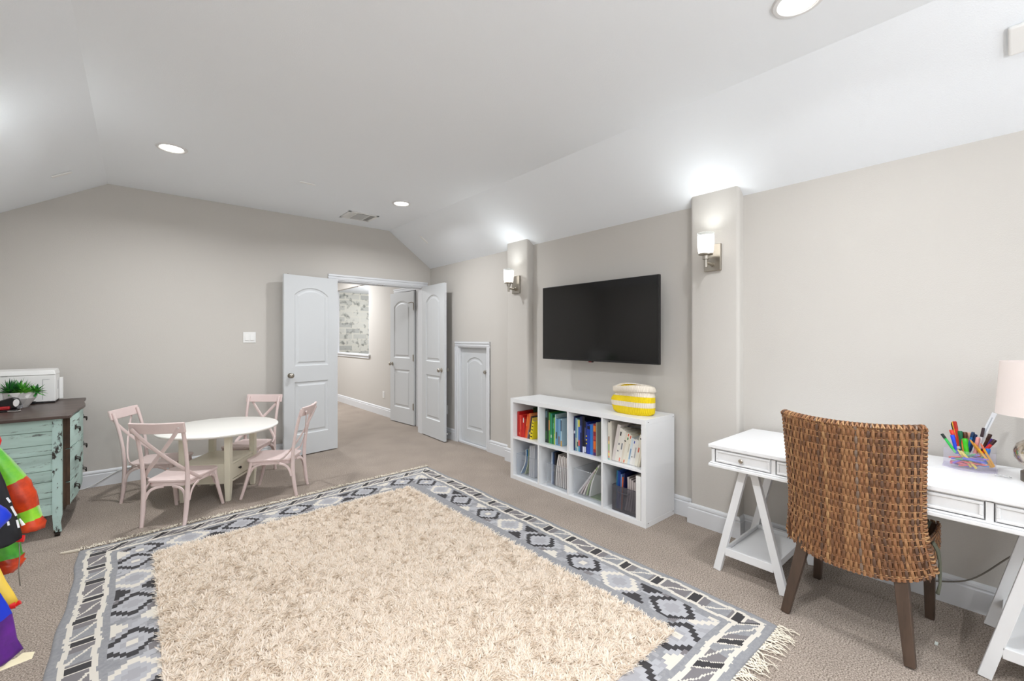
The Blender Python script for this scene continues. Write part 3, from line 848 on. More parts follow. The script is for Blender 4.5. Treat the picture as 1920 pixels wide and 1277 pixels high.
fill(3, ZT, 2.770, [
    (0.022, 0.290, 0.20, 0, (226, 222, 210), 'tall cream book with a rainbow patterned lower spine', [(0.5, 0.62, (150, 96, 60)), (0.42, 0.5, (232, 190, 70)), (0.24, 0.42, (110, 160, 70)), (0.18, 0.24, (232, 90, 60)), (0.1, 0.18, (238, 214, 60)), (0.05, 0.1, (226, 90, 50)), (0.0, 0.05, (60, 190, 190))]),
    (0.012, 0.300, 0.20, 0, (222, 216, 204), 'tall thin cream book beside the rainbow spined one'),
    (0.0275, 0.288, 0.20, 0.20, (214, 206, 202), 'pale pinkish book standing tall where the white books start leaning'),
    (0.0275, 0.262, 0.19, 0.20, (230, 226, 216), 'white book leaning right, first of the leaning white books', [(0.3, 0.34, (90, 90, 100)), (0.5, 0.56, GRY), (0.78, 0.9, BLK)]),
    (0.0250, 0.250, 0.19, 0.20, (234, 230, 222), 'white book with a pink foot, second of the leaning white books', [(0.02, 0.14, (226, 140, 120)), (0.4, 0.6, GRY)]),
    (0.0150, 0.240, 0.18, 0.20, (224, 216, 200), 'slim ivory book, third of the leaning white books', [(0.7, 0.74, BLK)]),
    (0.0225, 0.236, 0.18, 0.20, (232, 228, 214), 'ivory book with a red and green top, fourth of the leaning white books', [(0.9, 0.98, (226, 96, 60)), (0.78, 0.86, (60, 130, 70)), (0.02, 0.12, (232, 110, 70))]),
    (0.0175, 0.226, 0.18, 0.20, (238, 232, 214), 'warm white book with a red topped spine among the leaning ones', [(0.88, 0.98, (214, 80, 60)), (0.4, 0.7, (190, 184, 170))]),
    (0.0200, 0.205, 0.17, 0.20, (214, 226, 232), 'short bluish white book among the leaning white books', [(0.2, 0.6, (120, 150, 180))]),
    (0.0175, 0.200, 0.17, 0.20, (236, 234, 230), 'short white book with a blue mark on its spine', [(0.84, 0.94, (50, 80, 180)), (0.3, 0.34, BLK)]),
    (0.0225, 0.200, 0.17, 0.20, (232, 230, 224), 'white book with tiny grey lettering, near the right end of the white row', [(0.3, 0.7, (170, 172, 176))]),
    (0.0250, 0.240, 0.18, 0.20, (234, 230, 216), 'white book with red lettering marks near the right end of the white row', [(0.45, 0.6, (206, 96, 80)), (0.86, 0.9, BLK)]),
    (0.0150, 0.232, 0.18, 0.20, (222, 214, 196), 'beige book at the right end of the white row'),
], gap=0.0004)
for k_, (zz, cc, lb) in enumerate([(0.255, (92, 92, 96), 'grey book lying slanted on top of the leaning white books'), (0.225, (170, 150, 120), 'brown picture book lying slanted behind the leaning white books')]):
    book(2.86 + 0.01 * k_, CUB[3][0] - 0.11 - 0.01 * k_, ZT + zz - 0.02 * k_, 0.20, 0.010, 0.17, -0.10, cc, lb)

# ------------------------------------------------------------------ clear bins with magazines
M_bin = clear_plastic('clear_bin_plastic', (251, 252, 253), 0.07, 0.06)
M_smoke = clear_plastic('smoky_bin_plastic', (205, 203, 207), 0.10, 0.08)
def bin_(cub, label, m, ya=0.02, yb=0.03, h=0.20, x0=2.742):
    y1, y0 = CUB[cub][0] - ya, CUB[cub][1] + yb
    t = thing('storage_bin', label, 'storage bin', (x0 + 0.16, (y0 + y1) / 2, FT))
    z0 = FT + 0.0006; x1 = x0 + 0.33; w_ = 0.003
    b = MB()
    b.box(x0, x1, y0, y1, z0, z0 + w_)
    b.box(x0, x0 + w_, y0, y1, z0 + w_, z0 + h); b.box(x1 - w_, x1, y0, y1, z0 + w_, z0 + h)
    b.box(x0 + w_, x1 - w_, y0, y0 + w_, z0 + w_, z0 + h); b.box(x0 + w_, x1 - w_, y1 - w_, y1, z0 + w_, z0 + h)
    b.build('tub', m, t)
    r = MB(); zt = z0 + h
    r.tube([(x0, y0, zt), (x1, y0, zt), (x1, y1, zt), (x0, y1, zt), (x0, y0, zt)], 0.0028, 6)
    r.build('rim', m, t, smooth=SM)
    hd_ = MB(); yc = (y0 + y1) / 2
    hd_.tube([(x0 - 0.001, yc - 0.045, z0 + h * 0.80), (x0 - 0.018, yc - 0.045, z0 + h * 0.80), (x0 - 0.018, yc + 0.045, z0 + h * 0.80), (x0 - 0.001, yc + 0.045, z0 + h * 0.80)], 0.004, 8)
    hd_.build('handle', m, t, smooth=SM)
    return x0, x1, y0, y1, z0 + w_
def magazine(x, pts, th, d, col, label, cat='magazine', spine=None, coil=False, back=None):
    """soft book whose front edge follows pts (y, z) and has thickness th"""
    o_ = MB(); n = len(pts)
    P = [Vector((0, y, z)) for y, z in pts]
    L = []; R = []
    for i in range(n):
        tg = (P[min(i + 1, n - 1)] - P[max(i - 1, 0)]).normalized()
        nr = Vector((0, -tg.z, tg.y))
        L.append(P[i] + nr * th / 2); R.append(P[i] - nr * th / 2)
    vs = []
    for xx in (0.0, d):
        vs += [(xx, p.y, p.z) for p in L] + [(xx, p.y, p.z) for p in R]
    fs = []; mi = []
    for i in range(n - 1):
        fs.append((i, i + 1, n + i + 1, n + i)); mi.append(0)
        fs.append((2 * n + i, 3 * n + i, 3 * n + i + 1, 2 * n + i + 1)); mi.append(0)
        fs.append((i, 2 * n + i, 2 * n + i + 1, i + 1)); mi.append(1)
        fs.append((n + i, n + i + 1, 3 * n + i + 1, 3 * n + i)); mi.append(1)
    fs.append((0, n, 3 * n, 2 * n)); mi.append(0); fs.append((n - 1, 3 * n - 1, 4 * n - 1, 2 * n - 1)); mi.append(0)
    o_.add(vs, fs, mi)
    c_ = o_.build('magazine' if cat == 'magazine' else 'notebook', [cmat(spine or (214, 210, 204), 0.5), cmat(col, 0.4)])
    c_.location = (x, 0, 0)
    if coil:
        k_ = MB()
        for i in range(26):
            q = P[0].lerp(P[-1], (i + 0.5) / 26)
            k_.lathe([(th * 0.62, -0.0012), (th * 0.62, 0.0012), (th * 0.5, 0.0012), (th * 0.5, -0.0012)], 12, c=(-0.001, q.y, q.z), sx=0.5)
        k_.build('spiral_binding', mat('coil_white', (226, 228, 236), 0.4), c_)
    return tag(c_, label, cat)
def arc_pts(y0, z0, y1, z1, bow, n=9):
    out = []
    for i in range(n):
        t_ = i / (n - 1)
        out.append((lerp(y0, y1, t_) + bow * math.sin(math.pi * t_), lerp(z0, z1, t_)))
    return out
x0, x1, y0, y1, z0 = bin_(0, 'clear plastic bin in the lower left cubby holding spiral notebooks', M_bin)
magazine(2.78, arc_pts(y1 - 0.012, z0 + 0.006, y1 - 0.090, z0 + 0.245, -0.028), 0.010, 0.21, (60, 130, 190), 'curled blue picture book slouching in the lower left bin', spine=(222, 226, 226))
magazine(2.79, arc_pts(y1 - 0.062, z0 + 0.006, y1 - 0.112, z0 + 0.250, -0.018), 0.006, 0.21, (110, 140, 80), 'green magazine curled behind the blue picture book in the lower left bin', spine=(196, 204, 176))
for i, nm in enumerate(['left spiral notebook in the lower left bin', 'middle spiral notebook in the lower left bin', 'right spiral notebook in the lower left bin, nearest the divider']):
    magazine(2.785, [(y1 - 0.135 - i * 0.026, z0 + 0.003), (y1 - 0.145 - i * 0.025, z0 + 0.29 + 0.004 * i)], 0.019, 0.22, (206, 210, 220), nm, cat='notebook', spine=(226, 228, 232), coil=True)
x0, x1, y0, y1, z0 = bin_(1, 'clear plastic bin packed with magazines in the second lower cubby', M_bin, 0.07, 0.012, 0.20)
cols = [((196, 206, 222), 'pale blue magazine at the left end of the packed bin', 0), ((66, 92, 130), 'slate blue magazine second in the packed bin', 0), ((28, 40, 70), 'navy magazine third in the packed bin', 0), ((34, 30, 34), 'black magazine fourth in the packed bin', 0.0)]
yy = y1 - 0.014
for i, (cc, lb, _) in enumerate(cols):
    magazine(2.79, arc_pts(yy, z0 + 0.004, yy - 0.004, z0 + 0.285 + 0.006 * (i % 2), 0.0), 0.010 + 0.002 * (i % 2), 0.21, cc, lb, spine=cc); yy -= 0.0145
wl = ['first white magazine after the black one in the packed bin', 'second white magazine after the black one in the packed bin', 'white magazine in the middle of the leaning white ones in the packed bin', 'fourth leaning white magazine in the packed bin', 'fifth leaning white magazine in the packed bin', 'sixth leaning white magazine in the packed bin', 'white magazine at the right end of the packed bin']
for i, lb in enumerate(wl):
    yb_ = yy - 0.001 - i * 0.0225
    yt_ = min(yb_ - 0.034 + i * 0.0052, yb_)
    magazine(2.785, arc_pts(yb_, z0 + 0.006, yt_, z0 + 0.282 - 0.006 * (i % 3), 0.010 * (1 - i / 7)), 0.013, 0.21, (170, 160, 158) if i % 2 else (196, 190, 190), lb, spine=(224, 216, 212) if i % 2 else (232, 228, 224))
x0, x1, y0, y1, z0 = bin_(2, 'clear plastic bin with slumped magazines in the third lower cubby', M_bin, 0.035, 0.012, 0.225)
ml = [((226, 224, 224), 'white magazine slumped furthest left in the third bin', (214, 210, 210)), ((120, 90, 90), 'maroon edged magazine slumped in the third bin', (206, 190, 190)), ((190, 180, 176), 'beige magazine slumped in the third bin', (224, 216, 210)), ((88, 120, 60), 'green magazine slumped along the divider of the third bin', (150, 170, 120)), ((210, 212, 206), 'grey white magazine slumped nearest the divider of the third bin', (228, 228, 224))]
for i, (cc, lb, sp_) in enumerate(ml):
    yb_ = y1 - 0.012 - i * 0.028
    yt_ = y0 + 0.125 - i * 0.014
    magazine(2.775 + 0.004 * i, arc_pts(yb_, z0 + 0.012, yt_, z0 + 0.205 + 0.020 * i, 0.004 * i), 0.012, 0.22, cc, lb, spine=sp_)
magazine(2.80, [(y0 + 0.165, z0 + 0.003), (y0 + 0.03, z0 + 0.003)], 0.004, 0.22, (96, 132, 70), 'green magazine lying flat on the floor of the third bin', spine=(180, 196, 160))
x0, x1, y0, y1, z0 = bin_(3, 'smoky grey plastic bin of folders in the lower right cubby', M_smoke, 0.065, 0.058, 0.19)
yy = y1 - 0.012
for cc, lb, hh in [((40, 110, 140), 'teal folder at the left end of the smoky bin', .29), ((28, 74, 160), 'blue folder second in the smoky bin', .29), ((26, 60, 140), 'darker blue folder third in the smoky bin', .285), ((110, 140, 190), 'pale blue folder fourth in the smoky bin', .27), ((210, 100, 50), 'orange patterned folder in the smoky bin', .25), ((28, 34, 84), 'navy folder in the middle of the smoky bin', .285)]:
    magazine(2.775, [(yy, z0 + 0.004), (yy - 0.012, z0 + hh)], 0.010, 0.21, cc, lb, spine=cc); yy -= 0.0125
for i, lb in enumerate(['first pale magazine right of the folders in the smoky bin', 'second pale magazine right of the folders in the smoky bin', 'third pale magazine right of the folders in the smoky bin', 'fourth pale magazine right of the folders in the smoky bin', 'rightmost pale magazine in the smoky bin']):
    yb_ = yy - 0.004 - i * 0.0225
    magazine(2.78, arc_pts(yb_ , z0 + 0.008, yb_ - 0.026 + i * 0.004, z0 + 0.26 - 0.008 * i, -0.012 + 0.002 * i), 0.015, 0.21, (150, 136, 136), lb, spine=(206, 196, 194))
o = book(2.716, CUB[3][1] + 0.045, FT, 0.040, 0.315, 0.26, 0, (236, 236, 234), 'white binder standing at the front right of the lower right cubby', name='binder', cat='binder')

# ------------------------------------------------------------------ knitted basket
def knit_mat(name, a, bcol, stripes):
    m = mat(name, a, 0.9)
    nt = m.node_tree; b = nt.nodes['Principled BSDF']
    tc = nt.nodes.new('ShaderNodeTexCoord'); sp_ = nt.nodes.new('ShaderNodeSeparateXYZ')
    nt.links.new(tc.outputs['Object'], sp_.inputs[0])
    wv = nt.nodes.new('ShaderNodeTexWave'); wv.bands_direction = 'Y'; wv.inputs['Scale'].default_value = 26; wv.inputs['Distortion'].default_value = 1.2
    wv.inputs['Detail Scale'].default_value = 3
    nt.links.new(tc.outputs['Object'], wv.inputs['Vector'])
    bp = nt.nodes.new('ShaderNodeBump'); bp.inputs['Strength'].default_value = 0.7; bp.inputs['Distance'].default_value = 0.004
    nt.links.new(wv.outputs['Fac'], bp.inputs['Height']); nt.links.new(bp.outputs['Normal'], b.inputs['Normal'])
    return m
M_yel = knit_mat('yellow_knit', (236, 206, 20), None, None)
M_crm = knit_mat('cream_knit', (232, 222, 206), None, None)
bx, by, bz = 2.895, 1.925, SH
t = thing('fabric_basket', 'soft yellow and cream striped knitted basket on top of the cube shelf', 'basket', (bx, by, bz))
def bk(u, v, r0=1.0, zoff=0.0):
    an = 2 * math.pi * u
    z = v * 0.215
    ry = (0.158 + 0.016 * math.sin(math.pi * min(1, v * 1.1)) - 0.012 * v) * r0
    rx = (0.092 + 0.010 * math.sin(math.pi * v)) * r0
    if v < 0.06: ry *= 0.93; rx *= 0.93
    sq = 1.0 / (abs(math.cos(an)) ** 2.6 + abs(math.sin(an)) ** 2.6) ** (1 / 2.6)
    wob = 0.004 * math.sin(3 * an + 5 * v) + 0.004 * math.sin(5 * an - 3)
    yb_ = 0.014 * math.exp(-((v - 0.45) / 0.2) ** 2) * max(0, math.sin(an)) - 0.022 * math.exp(-((v - 0.72) / 0.10) ** 2) * max(0, math.sin(an)) + 0.012 * max(0, v - 0.8) / 0.2 * max(0, math.sin(an))
    dent = -0.030 * math.exp(-((v - 0.66) / 0.12) ** 2) * max(0, -math.cos(an)) ** 2 * (0.6 + 0.4 * math.sin(an))
    return (bx + (rx * sq + wob + dent) * math.cos(an), by + (ry * sq + wob) * math.sin(an) + yb_, bz + z + 0.010 * math.sin(2 * an + 0.6) * v * v + 0.0008 + (0.006 * max(0, math.cos(2 * an + 2.4)) if v < 0.02 else 0))
b = MB(); nu = 72
rows = [0, 0.02, 0.08, 0.14, 0.20, 0.26, 0.275, 0.33, 0.39, 0.445, 0.46, 0.52, 0.57, 0.62, 0.635, 0.70, 0.76, 0.80, 0.86, 0.92, 0.96]
vs = []
for v_ in rows:
    for k_ in range(nu): vs.append(bk(k_ / nu, v_))
fs = []; mi = []
for i in range(len(rows) - 1):
    for k_ in range(nu):
        fs.append((i * nu + k_, i * nu + (k_ + 1) % nu, (i + 1) * nu + (k_ + 1) % nu, (i + 1) * nu + k_))
        vm = (rows[i] + rows[i + 1]) / 2
        mi.append(0 if (vm < 0.268 or 0.45 < vm < 0.63) else 1)
fs.append(tuple(range(nu))[::-1]); mi.append(0)
b.add(vs, fs, mi)
b.build('body', [M_yel, M_crm], t, smooth=True)
# inner lining and folded-over cuff
c_ = MB(); vs = []; prof2 = [(0.80, 0.955), (0.90, 0.975), (0.97, 0.985), (1.05, 0.975), (1.08, 0.94), (1.09, 0.86), (1.075, 0.78), (1.045, 0.765), (1.02, 0.80)]
for r_, v_ in prof2:
    for k_ in range(nu):
        an = 2 * math.pi * k_ / nu
        p_ = bk(k_ / nu, v_, r_)
        sag = -0.012 * max(0, math.sin(an + 0.3)) * (1 if v_ < 0.9 else 0.2) + 0.008 * max(0, -math.sin(an))
        vs.append((p_[0], p_[1] + 0.006 * max(0, math.sin(an)), p_[2] + sag))
fs = [(i * nu + k_, i * nu + (k_ + 1) % nu, (i + 1) * nu + (k_ + 1) % nu, (i + 1) * nu + k_) for i in range(len(prof2) - 1) for k_ in range(nu)]
c_.add(vs, fs); c_.build('folded_cuff', M_crm, t, smooth=True)
c_ = MB(); vs = []
for r_, v_ in [(0.905, 0.965), (0.90, 0.7), (0.88, 0.35), (0.85, 0.08)]:
    for k_ in range(nu): vs.append(bk(k_ / nu, v_, r_))
fs = [(i * nu + k_, i * nu + (k_ + 1) % nu, (i + 1) * nu + (k_ + 1) % nu, (i + 1) * nu + k_) for i in range(3) for k_ in range(nu)]
fs.append(tuple(3 * nu + k_ for k_ in range(nu)))
c_.add(vs, fs); c_.build('lining', M_yel, t, smooth=True)

# ------------------------------------------------------------------ trestle desk
DX, DXB, DYL, DYR, DZ = 2.462, 3.095, 1.153, -0.262, 0.744
t = thing('trestle_desk', 'long white desk with drawers on two sawhorse trestles along the right wall', 'desk', (2.78, 0.445, 0))
MB().box(DX, DXB, DYR, DYL, DZ - 0.020, DZ).build('desktop', M_white, t, bevel=0.003)
b = MB()
b.box(DX + 0.040, DXB - 0.01, DYR + 0.015, DYL - 0.015, 0.645, DZ - 0.020)
b.box(DX + 0.012, DX + 0.040, DYL - 0.032, DYL - 0.015, 0.645, DZ - 0.0205); b.box(DX + 0.012, DX + 0.040, DYR + 0.015, DYR + 0.032, 0.645, DZ - 0.0205)
b.box(DX + 0.012, DX + 0.040, 0.813, 0.832, 0.645, DZ - 0.0205); b.box(DX + 0.012, DX + 0.040, 0.067, 0.088, 0.645, DZ - 0.0205)
b.box(DX + 0.012, DX + 0.040, DYR + 0.015, DYL - 0.015, 0.719, DZ - 0.0205)
b.build('drawer_case', M_white, t)
b = MB(); b.box(DX, DXB, DYR, DYL, 0.619, 0.636); b.box(DX + 0.006, DXB, DYR + 0.006, DYL - 0.006, 0.636, 0.6449); b.build('bottom_moulding', M_white, t, bevel=0.004)
def drawer(ya, yb, knobs):
    x = DX + 0.016
    z0, z1 = 0.6475, 0.7165
    d_ = MB(); d_.box(x, x + 0.022, yb + 0.002, ya - 0.002, z0, z1)
    d_ = d_.build('drawer', M_white, t, bevel=0.0015)
    fr = MB(); w_ = 0.014
    for (a0, a1, b0, b1) in ((yb + 0.004, ya - 0.004, z1 - w_, z1 - 0.002), (yb + 0.004, ya - 0.004, z0 + 0.002, z0 + w_), (yb + 0.004, yb + 0.016, z0 + w_, z1 - w_), (ya - 0.016, ya - 0.004, z0 + w_, z1 - w_)):
        fr.box(x - 0.006, x - 0.0002, a0, a1, b0, b1)
    fr.build('drawer_moulding', M_white, d_, bevel=0.003)
    for yk in knobs:
        k_ = MB(); k_.lathe([(0.0, 0.026), (0.008, 0.0255), (0.0125, 0.021), (0.012, 0.016), (0.006, 0.012), (0.005, 0.0), (0.0, 0.0)], 20, M=tr(x, yk, 0.682) @ rot('Y', -math.pi / 2)); k_.build('knob', M_nickel, d_, smooth=SM)
drawer(1.119, 0.834, [0.976]); drawer(0.811, 0.090, [0.60, 0.45]); drawer(0.065, -0.229, [-0.082])
def trestle(yc, w_=0.172):
    for xf in (2.562, 3.035):
        for s_ in (-1, 1):
            l_ = MB(); l_.bar((xf, yc + s_ * w_, 0.0), (xf, yc + s_ * 0.024, 0.619), 0.040, 0.030, up=(1, 0, 0))
            # flat foot: clamp verts to the floor
            l_.v = [(a, b_, max(0.0, c0) if c0 < 0.1 else min(c0, 0.6188)) for a, b_, c0 in l_.v]
            l_.build('leg', M_white, t, bevel=0.002)
    zf = 0.125; ws = lerp(w_, 0.024, zf / 0.619) - 0.022
    b_ = MB(); b_.box(2.578, 3.019, yc - ws, yc + ws, zf - 0.012, zf); b_.build('trestle_shelf', M_white, t, bevel=0.002)
    b_ = MB(); b_.box(2.547, 2.577, yc - ws - 0.004, yc + ws + 0.004, zf - 0.022, zf + 0.022); b_.box(3.020, 3.050, yc - ws - 0.004, yc + ws + 0.004, zf - 0.022, zf + 0.022)
    b_.box(2.577, 3.020, yc - ws - 0.012, yc - ws, zf - 0.018, zf + 0.020); b_.box(2.577, 3.020, yc + ws, yc + ws + 0.012, zf - 0.018, zf + 0.020)
    b_.build('shelf_rail', M_white, t, bevel=0.002)
    b_ = MB(); b_.box(2.577, 3.020, yc - 0.018, yc + 0.018, 0.575, 0.6185); b_.build('top_rail', M_white, t, bevel=0.002)
trestle(0.972); trestle(-0.078)
m = MB(); m.lathe([(0.0, 0.0004), (0.016, 0.0004), (0.016, 0.0)], 20, c=(2.575, 0.283, DZ), sx=0.5); m.build('purple_stain', mat('purple_stain', (176, 150, 204), 0.6), t)

# ------------------------------------------------------------------ wicker chair
wk = [mat('cane_%d' % i, c0, 0.55, vary=(c1, 30, 0.35, 0.7)) for i, (c0, c1) in enumerate([((156, 108, 70), (122, 82, 54)), ((132, 90, 60), (98, 68, 48)), ((174, 128, 86), (140, 98, 64)), ((112, 82, 62), (86, 64, 52)), ((188, 148, 102), (152, 110, 72)), ((142, 120, 104), (112, 94, 80))])]
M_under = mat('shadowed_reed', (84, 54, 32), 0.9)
M_leg = mat('dark_brown_wood', (88, 70, 58), 0.5, vary=((66, 52, 42), 14, 0.4, 0.65), stretch=(1, 1, 0.15))
M_sage = mat('sage_fabric', (92, 94, 80), 0.95, bump=(300, 0.5, 0.002))
t = thing('wicker_chair', 'brown woven rattan dining chair pulled up to the white desk, its back to us', 'chair', (2.62, 0.50, 0))
YC = 0.498
def back_pt(a, b, off=0.0):
    """a -1..1 (left to right seen from behind), b 0 bottom..1 top; off outward"""
    z = lerp(0.345, 0.985, b)
    hw = 0.238 + 0.010 * b + (0.036 if a > 0 else 0.022) * max(0, 1 - b / 0.36) ** 1.4 - 0.004 * math.sin(math.pi * b)
    lean = lerp(2.395, 2.300, b ** 1.1)
    curve = 0.052 * (a * a) + 0.02 * abs(a) ** 6         # wraps around the sitter
    x = lean + curve
    z -= 0.012 * (1 - a * a) * b * b                     # the top edge dips in the middle
    z -= (0.030 * (1 - (abs(a)) ** 2.2)) * (1 - b) ** 3  # the lower edge is rounded
    z += 0.03 * abs(a) ** 5 * (1 - b) ** 3
    return Vector((x - off, YC - a * hw, z))
def side_pt(s, b, side):
    """wicker side apron of the seat: s 0 back..1 front"""
    z = lerp(0.345 + 0.02 * s, lerp(0.52, 0.475, min(1, s * 1.6)), b)
    return Vector((lerp(2.46, 2.885, s), YC + side * (0.250 - 0.004 * s), z))
def weave(mb_, S_, nu, rows, su=(0, 1), wid=0.0052, lift=0.004, sub=5, seedv=1, pair=True):
    """woven cane: nu uprights passing over and under paired cross reeds"""
    rnd = random.Random(seedv)
    for i in range(nu):
        u = (i + 0.5) / nu
        mi = rnd.choices(range(6), [5, 3.4, 2.6, 2.0, 1.0, 0.5])[0]
        pts = []; n = rows * sub
        j0 = rnd.uniform(-0.25, 0.25)
        for k in range(n + 1):
            v = k / n
            ph = v * rows + i
            o_ = math.cos(math.pi * ph)
            uu = u + (0.10 * math.sin(ph * 1.7 + j0 * 9)) / nu
            pts.append((S_(uu, v, 0.0030 + lift * o_), o_))
        # flattened ribbon with swelling where it passes over
        ring = []
        for k, (p, o_) in enumerate(pts):
            du = (S_(u + 0.004, min(1, k / n), 0) - S_(u - 0.004, min(1, k / n), 0)).normalized()
            nn = (S_(u, k / n, 0.01) - S_(u, k / n, 0)).normalized()
            w_ = wid * (0.74 + 0.34 * max(0, o_) ** 0.6)
            ring.append([p - du * w_, p - du * w_ * 0.5 + nn * 0.0016, p + du * w_ * 0.5 + nn * 0.0016, p + du * w_])
        vs = [q for r in ring for q in r]
        fs = [(k * 4 + a, k * 4 + a + 1, (k + 1) * 4 + a + 1, (k + 1) * 4 + a) for k in range(len(ring) - 1) for a in range(3)]
        mb_.add(vs, fs, mi)
    for r in range(rows):
        for dv in ((-0.11, 0.11) if pair else (0,)):
            v = (r + 0.5 + dv) / rows
            v = (r + 0.5) / rows + dv / rows
            mi = rnd.choice([0, 2, 4, 4, 1])
            pts = [S_(k / (nu * 2), v, 0.0030 - 0.0018 * 0) for k in range(nu * 2 + 1)]
            mb_.tube(pts, 0.0021, 5, mi)
b = MB()
def SB(u, v, off): return back_pt(lerp(-1, 1, u), v, off)
weave(b, SB, 60, 21, seedv=9, lift=0.0036, sub=6, wid=0.0052)
# dense inner backing and front face of the back
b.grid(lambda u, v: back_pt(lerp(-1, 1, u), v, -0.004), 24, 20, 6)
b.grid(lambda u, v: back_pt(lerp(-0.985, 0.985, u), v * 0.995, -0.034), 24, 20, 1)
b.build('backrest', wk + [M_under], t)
# rolled woven edges: top and both sides
def rim(pts, name, w_=0.020):
    e = MB(); rnd = random.Random(len(pts))
    base = [Vector(p) for p in pts]
    L_ = sum((base[i + 1] - base[i]).length for i in range(len(base) - 1))
    e.tube(base, w_ * 0.72, 8, 6)
    n = int(L_ / 0.0085)
    def at(s):
        s = max(0, min(1, s)) * (len(base) - 1); i = min(int(s), len(base) - 2); return base[i].lerp(base[i + 1], s - i), (base[i + 1] - base[i]).normalized()
    for i in range(n):
        p, tg = at((i + 0.5) / n)
        a = Vector((1, 0, 0)); a = (a - tg * a.dot(tg)).normalized(); c0 = tg.cross(a)
        lp = []
        for k in range(9):
            an = 2 * math.pi * k / 8
            lp.append(p + (a * math.cos(an) * w_ * 0.95 + c0 * math.sin(an) * w_ * 0.62) + tg * 0.004 * math.sin(an + i % 2 * math.pi))
        e.tube(lp, 0.0040, 5, rnd.choices(range(6), [4, 2, 4, 1, 4, 0.5])[0], cap=False)
    return e.build(name, wk + [M_under], t, smooth=SM)
rim([back_pt(lerp(-1.0, 1.0, i / 20), 1.0, -0.017) for i in range(21)], 'top_rim')
rim([back_pt(-1.0, lerp(0.02, 1.0, i / 14), -0.017) for i in range(15)], 'side_rim', 0.015)
rim([back_pt(1.0, lerp(0.02, 1.0, i / 14), -0.017) for i in range(15)], 'side_rim', 0.015)
for sd_ in (1, -1):
    b = MB()
    weave(b, lambda u, v, off: side_pt(u, v, sd_) + Vector((0, sd_ * off, 0)), 34, 6, seedv=7 + sd_)
    b.grid(lambda u, v: side_pt(u, v, sd_) - Vector((0, sd_ * 0.003, 0)), 6, 4, 6)
    b.build('seat_side', wk + [M_under], t)
b = MB()
weave(b, lambda u, v, off: Vector((2.885 + off, YC + lerp(-0.248, 0.248, u), lerp(0.365, 0.475, v))), 44, 4, seedv=11)
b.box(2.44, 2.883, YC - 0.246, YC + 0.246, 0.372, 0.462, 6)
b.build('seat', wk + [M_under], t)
# cushion with a tie hanging at the right rear corner
b = MB()
b.grid(lambda u, v: (lerp(2.44, 2.86, u), lerp(YC - 0.225, YC + 0.225, v), 0.475 + 0.045 * (1 - abs(2 * u - 1) ** 4) * (1 - abs(2 * v - 1) ** 4)), 16, 16)
b.grid(lambda u, v: (lerp(2.44, 2.86, u), lerp(YC - 0.225, YC + 0.225, v), 0.474), 2, 2)
b.build('seat_cushion', M_sage, t, smooth=True)
b = MB(); b.grid(lambda u, v: (lerp(2.47, 2.50, v) + 0.055 * (1 - abs(2 * u - 1) ** 2.5) * (1 - abs(2 * v - 1) ** 2.5), lerp(YC - 0.232, YC + 0.20, u), lerp(0.50, 0.66, v)), 16, 16)
b.grid(lambda u, v: (lerp(2.47, 2.50, v) - 0.045 * (1 - abs(2 * u - 1) ** 2.5) * (1 - abs(2 * v - 1) ** 2.5), lerp(YC - 0.232, YC + 0.20, u), lerp(0.50, 0.66, v)), 16, 16)
b.build('back_cushion', M_sage, t, smooth=True)
b = MB()
path = [(2.50, YC - 0.262, 0.50), (2.505, YC - 0.276, 0.47), (2.50, YC - 0.283, 0.42), (2.515, YC - 0.281, 0.38), (2.49, YC - 0.284, 0.34), (2.47, YC - 0.278, 0.305)]
b.tube(path, [0.016, 0.018, 0.013, 0.016, 0.012, 0.016], 8, flat=0.4, up=(1, 0, 0)); b.build('cushion_tie', M_sage, t, smooth=True)
def wleg(top, foot, w0, w1):
    l_ = MB(); l_.bar(top, foot, w0, w0, up=(1, 0, 0), w2=w1, d2=w1)
    l_.v = [(a, b_, max(0.0, c0)) for a, b_, c0 in l_.v]
    l_.build('leg', M_leg, t, bevel=0.003)
wleg((2.445, YC + 0.172, 0.40), (2.42, YC + 0.252, 0.003), 0.050, 0.036)
wleg((2.455, YC - 0.165, 0.40), (2.40, YC - 0.205, 0.003), 0.050, 0.036)
wleg((2.862, YC - 0.215, 0.40), (2.890, YC - 0.215, 0.003), 0.046, 0.034)
wleg((2.862, YC + 0.215, 0.40), (2.890, YC + 0.240, 0.003), 0.046, 0.034)

# ------------------------------------------------------------------ play table
M_cream = mat('cream_lacquer', (226, 220, 200), 0.42)
M_ctop = mat('cream_top', (243, 242, 236), 0.22)
M_bronze = mat('dark_bronze', (52, 46, 42), 0.4, 0.8)
t = thing('play_table', 'round cream play table with lower drawer box, ringed by four pink chairs', 'table', (0.536, 4.505, 0), rz=math.atan2(0.379, 0.262), world_coords=False)
